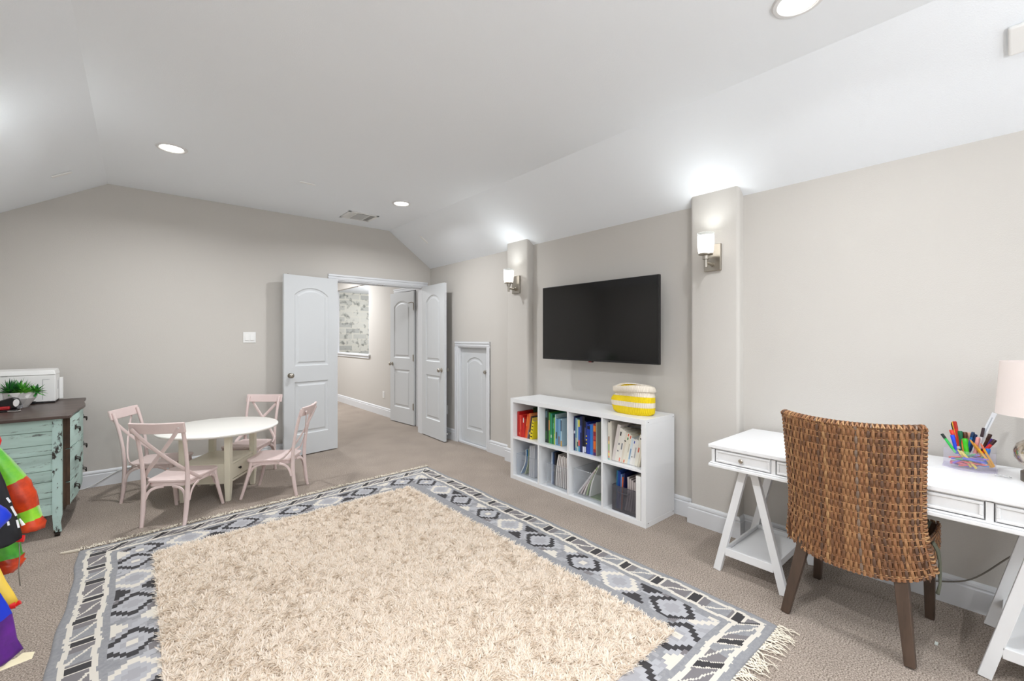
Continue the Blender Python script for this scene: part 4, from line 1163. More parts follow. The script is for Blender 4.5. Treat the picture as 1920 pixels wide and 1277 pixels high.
# local x: towards the right rear, local y: towards the left rear
m = MB(); m.lathe([(0.0, 0.553), (0.425, 0.553), (0.438, 0.556), (0.446, 0.565), (0.446, 0.572), (0.440, 0.578), (0.430, 0.580), (0.0, 0.580)], 72); m.build('tabletop', M_ctop, t, smooth=SM)
hx, hy = 0.230, 0.197
for sx_ in (-1, 1):
    for sy_ in (-1, 1):
        l_ = MB(); x_ = sx_ * (hx - 0.0225); y_ = sy_ * (hy - 0.0225)
        l_.hexa([(x_ - 0.016, y_ - 0.016, 0), (x_ + 0.016, y_ - 0.016, 0), (x_ + 0.016, y_ + 0.016, 0), (x_ - 0.016, y_ + 0.016, 0)],
                [(x_ - 0.0225, y_ - 0.0225, 0.14), (x_ + 0.0225, y_ - 0.0225, 0.14), (x_ + 0.0225, y_ + 0.0225, 0.14), (x_ - 0.0225, y_ + 0.0225, 0.14)])
        l_.box(x_ - 0.0225, x_ + 0.0225, y_ - 0.0225, y_ + 0.0225, 0.14, 0.553)
        l_.build('leg', M_cream, t, bevel=0.002)
m = MB(); m.box(-hx + 0.006, hx - 0.006, -hy + 0.008, hy - 0.006, 0.292, 0.308); m.box(-hx + 0.012, hx - 0.012, -hy + 0.016, hy - 0.012, 0.145, 0.160)
m.box(-hx + 0.008, -hx + 0.022, -hy + 0.045, hy - 0.045, 0.145, 0.292); m.box(hx - 0.022, hx - 0.008, -hy + 0.045, hy - 0.045, 0.145, 0.292)
m.box(-hx + 0.045, hx - 0.045, hy - 0.022, hy - 0.008, 0.145, 0.292)
m.box(-hx + 0.045, hx - 0.045, -hy + 0.012, -hy + 0.03, 0.145, 0.163)
m.build('drawer_box', M_cream, t)
m = MB(); m.box(-hx + 0.03, hx - 0.03, -0.02, 0.02, 0.528, 0.5528); m.box(-0.02, 0.02, -hy + 0.03, hy - 0.03, 0.525, 0.5527); m.build('top_brace', M_cream, t)
d_ = MB(); d_.box(-hx + 0.047, hx - 0.047, -hy + 0.010, -hy + 0.028, 0.168, 0.289); d_ = d_.build('drawer', M_cream, t, bevel=0.002)
for xk in (-0.07, 0.09):
    k_ = MB(); k_.lathe([(0, 0.022), (0.009, 0.021), (0.012, 0.016), (0.008, 0.011), (0.005, 0.006), (0.005, 0), (0, 0)], 16, M=tr(xk, -hy + 0.010, 0.235) @ rot('X', math.pi / 2)); k_.build('knob', M_bronze, d_, smooth=SM)

# ------------------------------------------------------------------ pink cross-back play chairs
M_pink = mat('pale_pink_paint', (228, 209, 205), 0.42, vary=((221, 199, 196), 3, 0.4, 0.7))
M_screw = mat('bright_screw', (228, 222, 220), 0.3, 0.6)
M_raw = mat('raw_underside', (112, 90, 84), 0.7)
def play_chair(label, loc, rz):
    t = thing('play_chair', label, 'chair', loc, rz, 'pink play chairs around the play table', world_coords=False)
    for s_ in (-1, 1):
        # rear post: foot to top, one continuous bent length
        p = bez((s_ * 0.142, -0.215, 0.0), (s_ * 0.146, -0.175, 0.20), (s_ * 0.150, -0.165, 0.42), (s_ * 0.156, -0.262, 0.735), 14)
        m = MB(); m.tube(p, [0.0125 + 0.0035 * math.sin(math.pi * min(1, i / 9)) for i in range(15)], 12); 
        m.v = [(a, b_, max(0.0, c0)) for a, b_, c0 in m.v]
        m.build('rear_leg', M_pink, t, smooth=SM)
        p = bez((s_ * 0.176, 0.212, 0.0), (s_ * 0.168, 0.178, 0.12), (s_ * 0.152, 0.150, 0.22), (s_ * 0.150, 0.142, 0.300), 10)
        m = MB(); m.tube(p, [0.0115 + 0.004 * (i / 10) for i in range(11)], 12)
        m.v = [(a, b_, max(0.0, c0)) for a, b_, c0 in m.v]
        m.build('front_leg', M_pink, t, smooth=SM)
    # seat: rounded trapezoid
    out = []
    def corner(cx, cy, r, a0, a1, n=6):
        for i in range(n + 1):
            a = math.radians(lerp(a0, a1, i / n)); out.append((cx + r * math.cos(a), cy + r * math.sin(a)))
    corner(0.118, 0.130, 0.055, 0, 90); corner(-0.118, 0.130, 0.055, 90, 180); corner(-0.112, -0.135, 0.035, 180, 270); corner(0.112, -0.135, 0.035, 270, 360)
    m = MB(); m.prism(out, 0.301, 0.320); m.build('seat', M_pink, t, bevel=0.005, seg=3)
    m = MB(); inn = [(x_ * 0.86, y_ * 0.86) for x_, y_ in out]; n_ = len(out)
    vs = [(x_ * 0.93, y_ * 0.93, 0.272) for x_, y_ in out] + [(x_ * 0.93, y_ * 0.93, 0.3008) for x_, y_ in out] + [(x_, y_, 0.272) for x_, y_ in inn] + [(x_, y_, 0.3008) for x_, y_ in inn]
    fs = []
    for i in range(n_):
        j = (i + 1) % n_
        fs += [(i, j, n_ + j, n_ + i), (2 * n_ + i, 3 * n_ + i, 3 * n_ + j, 2 * n_ + j), (i, 2 * n_ + i, 2 * n_ + j, j), (n_ + i, n_ + j, 3 * n_ + j, 3 * n_ + i)]
    m.add(vs, fs); m.build('seat_apron', M_pink, t)
    # curved top rail behind the posts
    m = MB(); pts = []
    for i in range(13):
        u = lerp(-1, 1, i / 12); pts.append((u * 0.182, -0.268 - 0.018 * (1 - u * u), 0.712))
    vs = []; fs = []
    for i, (x_, y_, z_) in enumerate(pts):
        for dy, dz in ((-0.009, -0.040), (0.009, -0.036), (0.005, 0.040), (-0.013, 0.036)):
            vs.append((x_, y_ + dy - (dz * 0.22), z_ + dz + 0.004 * abs(lerp(-1, 1, i / 12))))
    for i in range(12):
        for k in range(4): fs.append((i * 4 + k, i * 4 + (k + 1) % 4, (i + 1) * 4 + (k + 1) % 4, (i + 1) * 4 + k))
    fs += [(3, 2, 1, 0), (48, 49, 50, 51)]
    m.add(vs, fs); m.build('top_rail', M_pink, t, bevel=0.005, seg=3)
    # crossing bent strips that wrap down to the sides of the seat
    for s_ in (-1, 1):
        p = bez((s_ * 0.150, -0.290, 0.715), (s_ * 0.05, -0.250, 0.56), (-s_ * 0.10, -0.205, 0.43), (-s_ * 0.176, -0.130, 0.340), 14) + [(-s_ * 0.184, -0.100, 0.318), (-s_ * 0.182, -0.075, 0.303)]
        off = 0.004 * s_
        m = MB(); m.tube([(a, b_ + off - 0.004, c0) for a, b_, c0 in p], 0.014, 10, flat=[0.30] * 17, up=(s_ * 0.7, 0, -0.6)); m.build('cross_brace', M_pink, t, smooth=SM)
        k_ = MB(); k_.lathe([(0, 0.003), (0.006, 0.002), (0.007, 0)], 12, M=tr(-s_ * 0.186, -0.083, 0.308) @ rot('Y', -s_ * math.pi / 2)); k_.build('screw', M_screw, t, smooth=SM)
        k_ = MB(); k_.lathe([(0, 0.003), (0.006, 0.002), (0.007, 0)], 12, M=tr(s_ * 0.150, -0.291, 0.715) @ rot('X', math.pi / 2)); k_.build('screw', M_screw, t, smooth=SM)
    k_ = MB(); k_.lathe([(0, 0.003), (0.006, 0.002), (0.007, 0)], 12, M=tr(0, -0.243, 0.497) @ rot('X', math.pi / 2)); k_.build('screw', M_screw, t, smooth=SM)
    # bentwood corner brackets under the seat
    def bracket(p0, p1, p2, p3):
        m = MB(); m.tube(bez(p0, p1, p2, p3, 8), 0.010, 8, flat=0.55, up=(0.1, 0.1, 1)); m.build('corner_bracket', M_pink, t, smooth=SM)
    for s_ in (-1, 1):
        bracket((s_ * 0.134, -0.190, 0.175), (s_ * 0.128, -0.186, 0.245), (s_ * 0.112, -0.178, 0.268), (s_ * 0.030, -0.160, 0.272))
        bracket((s_ * 0.156, -0.178, 0.175), (s_ * 0.160, -0.165, 0.245), (s_ * 0.160, -0.145, 0.270), (s_ * 0.162, -0.085, 0.282))
        bracket((s_ * 0.158, 0.155, 0.185), (s_ * 0.162, 0.135, 0.250), (s_ * 0.163, 0.115, 0.270), (s_ * 0.165, 0.060, 0.282))
        bracket((s_ * 0.140, 0.170, 0.185), (s_ * 0.125, 0.166, 0.250), (s_ * 0.105, 0.164, 0.270), (s_ * 0.050, 0.162, 0.278))
    return t
pc = play_chair('pink cross-back play chair nearest the camera with its back to us', (0.253, 4.125, 0), math.atan2(-0.246, 0.35))
for lb, lc, rz in (('pink cross-back play chair at the left of the table beside the dresser', (0.146, 4.756, 0), math.atan2(-0.88, -0.47) ),
                   ('pink cross-back play chair at the right of the table in front of the open door', (0.917, 4.234, 0), math.atan2(0.84, 0.54)),
                   ('pink cross-back play chair behind the table against the far wall', (0.815, 4.875, 0), math.atan2(0.65, -0.76))):
    q = copy_tree(pc); q.location = lc; q['label'] = lb
    q.rotation_euler = (0, 0, rz)

# ------------------------------------------------------------------ distressed dresser
def worn(name, a, b_, scale, lo, hi, st=(1, 1, 1)):
    m = mat(name, a, 0.55)
    nt = m.node_tree; bs = nt.nodes['Principled BSDF']
    tc = nt.nodes.new('ShaderNodeTexCoord'); mp = nt.nodes.new('ShaderNodeMapping'); mp.inputs['Scale'].default_value = st
    nt.links.new(tc.outputs['Object'], mp.inputs[0])
    n1 = nt.nodes.new('ShaderNodeTexNoise'); n1.inputs['Scale'].default_value = scale; n1.inputs['Detail'].default_value = 9; n1.inputs['Roughness'].default_value = 0.72
    n2 = nt.nodes.new('ShaderNodeTexNoise'); n2.inputs['Scale'].default_value = 4; n2.inputs['Detail'].default_value = 3
    nt.links.new(mp.outputs[0], n1.inputs['Vector']); nt.links.new(mp.outputs[0], n2.inputs['Vector'])
    r1 = nt.nodes.new('ShaderNodeMapRange'); r1.inputs['From Min'].default_value = lo; r1.inputs['From Max'].default_value = hi
    nt.links.new(n1.outputs['Fac'], r1.inputs['Value'])
    m0 = nt.nodes.new('ShaderNodeMix'); m0.data_type = 'RGBA'; m0.inputs[6].default_value = srgb(*a); m0.inputs[7].default_value = srgb(*[int(c_ * 0.86) for c_ in a])
    r2 = nt.nodes.new('ShaderNodeMapRange'); r2.inputs['From Min'].default_value = 0.4; r2.inputs['From Max'].default_value = 0.65
    nt.links.new(n2.outputs['Fac'], r2.inputs['Value']); nt.links.new(r2.outputs[0], m0.inputs[0])
    m1 = nt.nodes.new('ShaderNodeMix'); m1.data_type = 'RGBA'; m1.inputs[7].default_value = srgb(*b_)
    nt.links.new(r1.outputs[0], m1.inputs[0]); nt.links.new(m0.outputs[2], m1.inputs[6]); nt.links.new(m1.outputs[2], bs.inputs['Base Color'])
    return m
M_mint = worn('worn_mint_paint', (192, 220, 212), (62, 56, 50), 9, 0.57, 0.635, (0.5, 0.5, 3.2))
M_mintp = worn('chipped_mint_paint', (190, 218, 212), (48, 42, 38), 16, 0.56, 0.61, (1.6, 1.6, 0.8))
M_dtop = mat('dark_stained_top', (84, 68, 62), 0.35, vary=((58, 46, 42), 7, 0.38, 0.66), stretch=(0.25, 3, 3))
M_dwood = mat('old_brown_wood', (84, 62, 46), 0.8, vary=((52, 38, 30), 22, 0.35, 0.7), stretch=(1, 1, 0.3))
t = thing('dresser', 'mint green distressed wooden dresser with dark top at the left edge', 'dresser', (-0.66, 4.74, 0))
D0, D1 = 4.215, 5.215       # side panel (near) to far side
FXD = -0.397                # plane of the corner posts
m = MB(); out = []
def top_outline():
    o_ = [(-0.932, 4.172), (-0.385, 4.172)]
    for i in range(7):
        a = -math.pi / 2 + i / 6 * math.pi / 2; o_.append((-0.372 + 0.022 * math.cos(a), 4.194 + 0.022 * math.sin(a)))
    for i in range(1, 20):
        u = i / 20; o_.append((-0.350 + 0.030 * math.sin(math.pi * u) ** 2 - 0.010 * math.sin(2 * math.pi * u) ** 2, lerp(4.216, 5.29, u)))
    for i in range(7):
        a = i / 6 * math.pi / 2; o_.append((-0.372 + 0.022 * math.cos(a), 5.29 + 0.022 * math.sin(a)))
    o_ += [(-0.932, 5.312)]
    return o_
m.prism(top_outline(), 0.800, 0.820); m.build('top', M_dtop, t, bevel=0.004, seg=3)
zs = [0.168, 0.300, 0.452, 0.525, 0.660, 0.796]
zs = [0.150, 0.262, 0.375, 0.443, 0.556, 0.625, 0.735, 0.799]
zs = [0.150, 0.268, 0.378, 0.452, 0.560, 0.628, 0.716, 0.799]
for i in range(7):
    m = MB(); e = 0.0012
    m.box(-0.93, FXD - 0.042, D0 + 0.010, D0 + 0.024, zs[i] + e, zs[i + 1] - e)
    m.build('side_board', M_mint, t, bevel=0.0025)
m = MB(); m.box(-0.93, FXD - 0.042, D0 + 0.024, D0 + 0.030, 0.15, 0.799); m.box(-0.935, -0.925, D0 + 0.03, D1 - 0.02, 0.15, 0.799); m.box(-0.93, FXD - 0.03, D1 - 0.02, D1 - 0.005, 0.15, 0.799)
m.box(-0.92, FXD - 0.05, D0 + 0.03, D1 - 0.02, 0.15, 0.17)
m.build('carcass', M_dwood, t)
def post(y_, nm='corner_post'):
    m = MB(); w_ = 0.046
    prof_ = [(0.0, 0.62, 0.10), (0.015, 0.62, 0.08), (0.05, 0.80, 0.0), (0.09, 0.76, -0.04), (0.135, 0.98, 0.0), (0.16, 1, 0), (0.799, 1, 0)]
    for i in range(len(prof_) - 1):
        z0, s0, o0 = prof_[i]; z1, s1, o1 = prof_[i + 1]
        def sq(s_, o_, z_):
            h_ = w_ * s_ / 2; cx = FXD - w_ / 2 + o_ * 0.06; cy = y_ + w_ / 2
            return [(cx - h_, cy - h_, z_ + 0.03 if z_ < 0.03 else z_), (cx + h_, cy - h_, z_ + 0.03 if z_ < 0.03 else z_), (cx + h_, cy + h_, z_ + 0.03 if z_ < 0.03 else z_), (cx - h_, cy + h_, z_ + 0.03 if z_ < 0.03 else z_)]
        m.hexa(sq(s0, o0, z0), sq(s1, o1, z1))
    p_ = m.build(nm, M_mintp, t)
    k_ = MB(); k_.tube([(FXD - 0.036, y_ + 0.023, 0.014), (FXD - 0.010, y_ + 0.023, 0.014)], 0.014, 14); k_.lathe([(0.005, 0.012), (0.018, 0.024), (0.018, 0.032), (0.0, 0.032)], 14, c=(FXD - 0.023, y_ + 0.023, 0)); k_.build('caster', M_bronze, p_, smooth=SM)
post(D0); post(D1 - 0.046)
for x_ in (-0.93,):
    for y_ in (D0, D1 - 0.046):
        m = MB(); m.box(x_, x_ + 0.04, y_, y_ + 0.04, 0.0, 0.799); m.build('rear_post', M_mintp, t)
# drawer fronts: serpentine, standing proud of dark wood runners
def front_x(u, z): return FXD + 0.034 + 0.020 * math.sin(math.pi * u) ** 2 + 0.009 * math.sin(2 * math.pi * u) ** 2 * (1 if z > 0.3 else 0.6)
rows_d = [(0.190, 0.345), (0.352, 0.575), (0.582, 0.790)]
m = MB(); m.box(FXD - 0.02, FXD + 0.012, D0 + 0.048, D1 - 0.048, 0.165, 0.799); m.build('drawer_runners', M_dwood, t)
for k, (z0, z1) in enumerate(rows_d):
    m = MB(); n_ = 28; y0_, y1_ = D0 + 0.055, D1 - 0.055
    vs = []; fs = []
    for i in range(n_ + 1):
        u = i / n_; y_ = lerp(y0_, y1_, u); x_ = front_x(u, z0)
        vs += [(x_, y_, z0), (x_, y_, z1), (FXD + 0.011, y_, z1), (FXD + 0.011, y_, z0)]
    for i in range(n_):
        for q in range(4): fs.append((i * 4 + q, i * 4 + (q + 1) % 4, (i + 1) * 4 + (q + 1) % 4, (i + 1) * 4 + q))
    fs += [(3, 2, 1, 0), tuple(4 * n_ + q for q in range(4))]
    m.add(vs, fs, [0] * (len(fs) - 2) + [1, 1]); d_ = m.build('drawer', [M_mint, M_dwood], t, smooth=SM)
    for u in (0.2, 0.8):
        x_ = front_x(u, z0); y_ = lerp(y0_, y1_, u); zc = (z0 + z1) / 2 + 0.01
        h_ = MB(); h_.box(x_ - 0.001, x_ + 0.003, y_ - 0.034, y_ + 0.034, zc - 0.012, zc + 0.018)
        h_.tube([(x_ + 0.002, y_ - 0.028, zc), (x_ + 0.020, y_ - 0.030, zc - 0.006), (x_ + 0.022, y_ - 0.016, zc - 0.026), (x_ + 0.022, y_ + 0.016, zc - 0.026), (x_ + 0.020, y_ + 0.030, zc - 0.006), (x_ + 0.002, y_ + 0.028, zc)], 0.0042, 8)
        h_.build('bail_pull', M_bronze, d_, smooth=SM)

# ------------------------------------------------------------------ things on the dresser
ZD = 0.8205
t = thing('printer', 'white box-shaped printer on top of the dresser against the wall', 'printer', (-0.72, 5.17, ZD))
m = MB(); m.box(-0.93, -0.512, 5.055, 5.295, ZD + 0.012, ZD + 0.225); m.build('body', M_plastic, t, bevel=0.006, seg=3)
m = MB(); m.hexa([(-0.93, 5.052, ZD + 0.226), (-0.510, 5.052, ZD + 0.226), (-0.510, 5.300, ZD + 0.226), (-0.93, 5.300, ZD + 0.226)],
                [(-0.92, 5.060, ZD + 0.262), (-0.520, 5.060, ZD + 0.262), (-0.520, 5.292, ZD + 0.268), (-0.92, 5.292, ZD + 0.268)]); m.build('scanner_lid', M_plastic, t, bevel=0.004)
m = MB(); m.box(-0.92, -0.62, 5.02, 5.055, ZD + 0.001, ZD + 0.022); m.box(-0.92, -0.515, 5.058, 5.29, ZD, ZD + 0.011); m.build('paper_tray', M_black, t, bevel=0.003)
m = MB(); m.box(-0.585, -0.5835, 5.0535, 5.0552, ZD + 0.03, ZD + 0.19); m.box(-0.585, -0.545, 5.0535, 5.0552, ZD + 0.1885, ZD + 0.19); m.box(-0.80, -0.77, 5.0535, 5.0552, ZD + 0.2235, ZD + 0.2255)
m.box(-0.597, -0.567, 5.053, 5.0552, ZD + 0.098, ZD + 0.101); m.box(-0.90, -0.60, 5.0540, 5.0552, ZD + 0.140, ZD + 0.1412); m.build('panel_seam', mat('seam_grey', (90, 92, 96), 0.6), t)
m = MB(); m.box(-0.512, -0.5105, 5.16, 5.20, ZD + 0.10, ZD + 0.17); m.build('side_grille', mat('light_grey', (200, 202, 204), 0.5), t)
m = MB(); m.box(-0.511, -0.488, 5.235, 5.285, ZD + 0.012, ZD + 0.19); m.build('rear_tray', M_plastic, t, bevel=0.004)

# faceted pot with succulents
t = thing('potted_succulents', 'white faceted bowl of bright green succulents in front of the printer', 'plant', (-0.675, 4.86, ZD))
px_, py_ = -0.675, 4.86
def facet(n, r, z, ph): return [(px_ + r * math.cos(2 * math.pi * (k + ph) / n), py_ + r * math.sin(2 * math.pi * (k + ph) / n), ZD + z) for k in range(n)]
m = MB(); n_ = 9; A = facet(n_, 0.036, 0.0, 0); B = facet(n_, 0.088, 0.072, 0.5); Cc = facet(n_, 0.092, 0.118, 0.0); Ci = facet(n_, 0.086, 0.118, 0.0); Cj = facet(n_, 0.070, 0.095, 0.0)
vs = A + B + Cc + Ci + Cj; fs = [tuple(range(n_))[::-1]]
for k in range(n_):
    k2 = (k + 1) % n_
    fs += [(k, n_ + k, k2), ] ; fs += [(k2, n_ + k, n_ + k2)]
    fs += [(n_ + k, 2 * n_ + k2, n_ + k2)]; fs += [(2 * n_ + k, 2 * n_ + k2, n_ + k)]
    fs += [(2 * n_ + k, 3 * n_ + k, 3 * n_ + k2, 2 * n_ + k2), (3 * n_ + k, 4 * n_ + k, 4 * n_ + k2, 3 * n_ + k2)]
fs.append(tuple(4 * n_ + k for k in range(n_)))
m.add(vs, fs); m.build('pot', mat('glazed_white', (226, 224, 222), 0.18), t)
M_leafs = [mat('leaf_%d' % i, c0, 0.5) for i, c0 in enumerate([(44, 120, 48), (80, 160, 50), (26, 84, 44), (120, 186, 70)])]
rnd = random.Random(5)
def rosette(name, cx, cy, cz, n, ln, wd, tilt0, tilt1, mi):
    m = MB()
    for i in range(n):
        az = i * 2.399; el = lerp(tilt0, tilt1, i / n) + rnd.uniform(-0.1, 0.1); L_ = ln * rnd.uniform(0.8, 1.1)
        d0 = Vector((math.cos(az) * math.cos(el), math.sin(az) * math.cos(el), math.sin(el))); sd_ = Vector((-math.sin(az), math.cos(az), 0)); up = d0.cross(sd_) * -1
        P_ = []
        for k, (f_, w_) in enumerate([(0.0, 0.5), (0.35, 1.0), (0.7, 0.75), (1.0, 0.04)]):
            c_ = Vector((cx, cy, cz)) + d0 * L_ * f_ + Vector((0, 0, -0.12 * L_ * f_ * f_ * math.cos(el)))
            P_ += [c_ - sd_ * wd * w_, c_ - up * wd * 0.35 * w_, c_ + sd_ * wd * w_, c_ + up * wd * 0.25 * w_]
        fs = [(k * 4 + q, k * 4 + (q + 1) % 4, (k + 1) * 4 + (q + 1) % 4, (k + 1) * 4 + q) for k in range(3) for q in range(4)] + [(0, 1, 2, 3), (15, 14, 13, 12)]
        m.add(P_, fs, rnd.choice(mi))
    m.build(name, M_leafs, t, smooth=SM)
rosette('succulent', px_ - 0.050, py_ - 0.02, ZD + 0.108, 60, 0.115, 0.0058, 0.1, 1.4, [0, 2, 0])
rosette('succulent', px_ + 0.010, py_ - 0.03, ZD + 0.112, 44, 0.105, 0.0062, 0.15, 1.4, [0, 1, 1])
rosette('succulent', px_ + 0.035, py_ - 0.055, ZD + 0.112, 26, 0.060, 0.0125, 0.1, 1.3, [1, 3])
rosette('succulent', px_ + 0.078, py_ - 0.015, ZD + 0.112, 34, 0.072, 0.0100, -0.5, 1.2, [0, 2, 1])
rosette('succulent', px_ - 0.02, py_ + 0.045, ZD + 0.112, 40, 0.110, 0.007, 0.1, 1.4, [0, 2])

# tape dispenser, red wallet-like case and a dark tablet beside them
t = thing('tape_dispenser', 'black desktop tape dispenser with a white roll, lying on the dresser before the pot', 'tape dispenser', (-0.715, 4.72, ZD))
m = MB(); m.prism([(-0.815, 0), (-0.655, 0), (-0.650, 0.020), (-0.665, 0.070), (-0.690, 0.082), (-0.76, 0.060), (-0.815, 0.030)], -0.025, 0.025, M=tr(0, 4.72, ZD + 0.012) @ rot('X', math.pi / 2)); m.build('housing', M_black, t, bevel=0.006, seg=3)
m = MB(); m.lathe([(0.012, -0.010), (0.026, -0.010), (0.026, 0.010), (0.012, 0.010)], 24, M=tr(-0.672, 4.689, ZD + 0.055) @ rot('X', math.pi / 2), sx=0.55); m.build('tape_roll', M_plastic, t, smooth=SM)
m = MB(); m.box(-0.668, -0.648, 4.692, 4.748, ZD + 0.012, ZD + 0.035); m.build('cutter', clear_plastic('clear_cutter', (230, 232, 236), 0.25), t)
m = MB(); m.box(-0.82, -0.700, 4.655, 4.692, ZD + 0.012, ZD + 0.034); o = m.build('pencil_case', mat('red_case', (176, 34, 40), 0.35), bevel=0.006, seg=3); tag(o, 'small shiny red case lying beside the tape dispenser', 'pencil case')
m = MB(); m.box(-0.86, -0.665, 4.62, 4.76, ZD + 0.0005, ZD + 0.0115); o = m.build('tablet', M_black, bevel=0.003); tag(o, 'flat black tablet under the tape dispenser on the dresser', 'tablet')
m = MB(); m.tube([(-0.70, 4.60, ZD + 0.006), (-0.652, 4.575, ZD + 0.006), (-0.640, 4.61, ZD + 0.006)], 0.005, 8, flat=0.6); o = m.build('bottle_opener', mat('chrome', (210, 210, 212), 0.15, 1.0), smooth=SM); tag(o, 'small bent chrome tool on the dresser edge beside the tablet', 'tool')

# ------------------------------------------------------------------ kilim rug with a shag centre
RC = dict(a=(-0.284, 0.700), b=(2.268, 0.735), c=(2.284, 3.995), d=(-0.283, 3.835))     # bl, br, tr, tl
IC = dict(a=(0.070, 1.02), b=(1.850, 1.02), c=(1.825, 3.535), d=(0.072, 3.475))
def bil(Q, u, v):
    a, b_, c_, d_ = (np.array(Q[k]) for k in 'abcd')
    u = np.asarray(u)[..., None]; v = np.asarray(v)[..., None]
    return a * (1 - u) * (1 - v) + b_ * u * (1 - v) + c_ * u * v + d_ * (1 - u) * v
RW, RL = 2.56, 3.20
q = 0.0066
NU, NV = int(RW / q), int(RL / q)
uu = np.linspace(0, 1, NU + 1); vv = np.linspace(0, 1, NV + 1)
U, V = np.meshgrid(uu, vv, indexing='ij')
P2 = bil(RC, U, V)
def wav(x, y): return np.sin(x * 5.1 + 1.3 * np.sin(y * 2.3)) * np.cos(y * 4.3 + 0.7) * 0.5 + np.sin(x * 11 + y * 7) * 0.2
edge = np.minimum(np.minimum(U, 1 - U) * RW, np.minimum(V, 1 - V) * RL)
P2[..., 0] += 0.007 * np.sin(P2[..., 1] * 6.0 + 1.0) * (1 - np.clip(edge / 0.4, 0, 1)) + 0.003 * np.sin(P2[..., 1] * 17)
P2[..., 1] += 0.006 * np.sin(P2[..., 0] * 5.0) * (1 - np.clip(edge / 0.4, 0, 1)) + 0.003 * np.sin(P2[..., 0] * 14)
Z2 = 0.008 + 0.003 * (1 + wav(P2[..., 0], P2[..., 1])) * np.clip(edge / 0.05, 0, 1)
Z2[edge < 1e-6] = 0.0008
# colour index of each cell: 0 mid grey 1 lilac grey 2 dark grey brown 3 charcoal 4 cream 5 light grey
uc = (np.arange(NU) + 0.5) / NU * RW; vc = (np.arange(NV) + 0.5) / NV * RL
UC, VC = np.meshgrid(uc, vc, indexing='ij')
dl, dr, db, dt = UC, RW - UC, VC, RL - VC
D = np.minimum(np.minimum(dl, dr), np.minimum(db, dt))
horiz = np.minimum(db, dt) < np.minimum(dl, dr)
Sx = np.where(horiz, UC + 0.13, RL - VC)                  # coordinate along the border
rng = np.random.RandomState(3)
def blot(S_, D_, cell, seed):
    r_ = np.random.RandomState(seed).rand(400, 60)
    return r_[(np.floor(S_ / cell).astype(int)) % 400, (np.floor(D_ / cell).astype(int)) % 60]
stair = np.floor(D / 0.02) * 0.02
Sd = np.floor(Sx / 0.0195) * 0.0195
idx = np.zeros(D.shape, int)
fld = (D > 0.185) & (D < 0.352)
b1 = blot(Sx + 0.5 * stair, D, 0.052, 1); b2 = blot(Sx, D, 0.026, 2)
idx = np.where(fld, np.where(b1 < 0.42, 1, np.where(b1 < 0.62, 5, np.where(b1 < 0.8, 0, 1))), idx)
idx = np.where(fld & (b2 < 0.10), 5, idx)
ph = np.mod(Sx - 0.42 + 0.0, 0.92)
dc = D - 0.262
def diam(s0, ri, ro, sc=1.0):
    ds = np.mod(ph - s0 + 0.46, 0.92) - 0.46
    md = np.floor(np.abs(ds) / 0.0195) * 0.0195 + np.floor(np.abs(dc) / 0.0195) * 0.0195 * sc
    return (md >= ri) & (md < ro), md, ds
for s0 in (0.0, 0.555):       # soft dark blotches beside the black diamonds
    _, md, ds = diam(s0, 0, 0)
    idx = np.where(fld & (md < 0.135) & (md >= 0.095), 5, idx)
    k_ = (np.abs(np.abs(ds) - 0.085) < 0.035) & (np.abs(dc) > 0.055) & (np.abs(np.floor(ds / 0.017) + np.floor(dc / 0.017)) % 7 < 4)
    idx = np.where(fld & k_ & (ds * dc > 0), 2, idx)
    idx = np.where(fld & (np.abs(ds) < 0.17) & (b1 > 0.8), 0, idx)
for s0, ci in ((0.0, 3), (0.555, 3), (0.25, 4)):
    ring, md, ds = diam(s0, 0.072, 0.101)
    idx = np.where(fld & (md < 0.072), 5, idx)
    idx = np.where(fld & (md < 0.034), 1, idx)
    idx = np.where(fld & (md < 0.012) & (s0 < 0.2), 4, idx)
    idx = np.where(fld & ring, ci, idx)
for s0, sg, ci in ((0.385, 1, 3), (0.40, -1, 3), (0.72, 1, 4), (0.76, -1, 4)):
    ds = np.mod(ph - s0 + 0.46, 0.92) - 0.46
    e_ = np.where(sg > 0, 0.352 - D, D - 0.185)
    k_ = np.floor(np.abs(ds) / 0.0195) * 0.0195 + np.floor(e_ / 0.0195) * 0.0195
    idx = np.where(fld & (k_ < 0.056) & (e_ < 0.07), ci, idx)
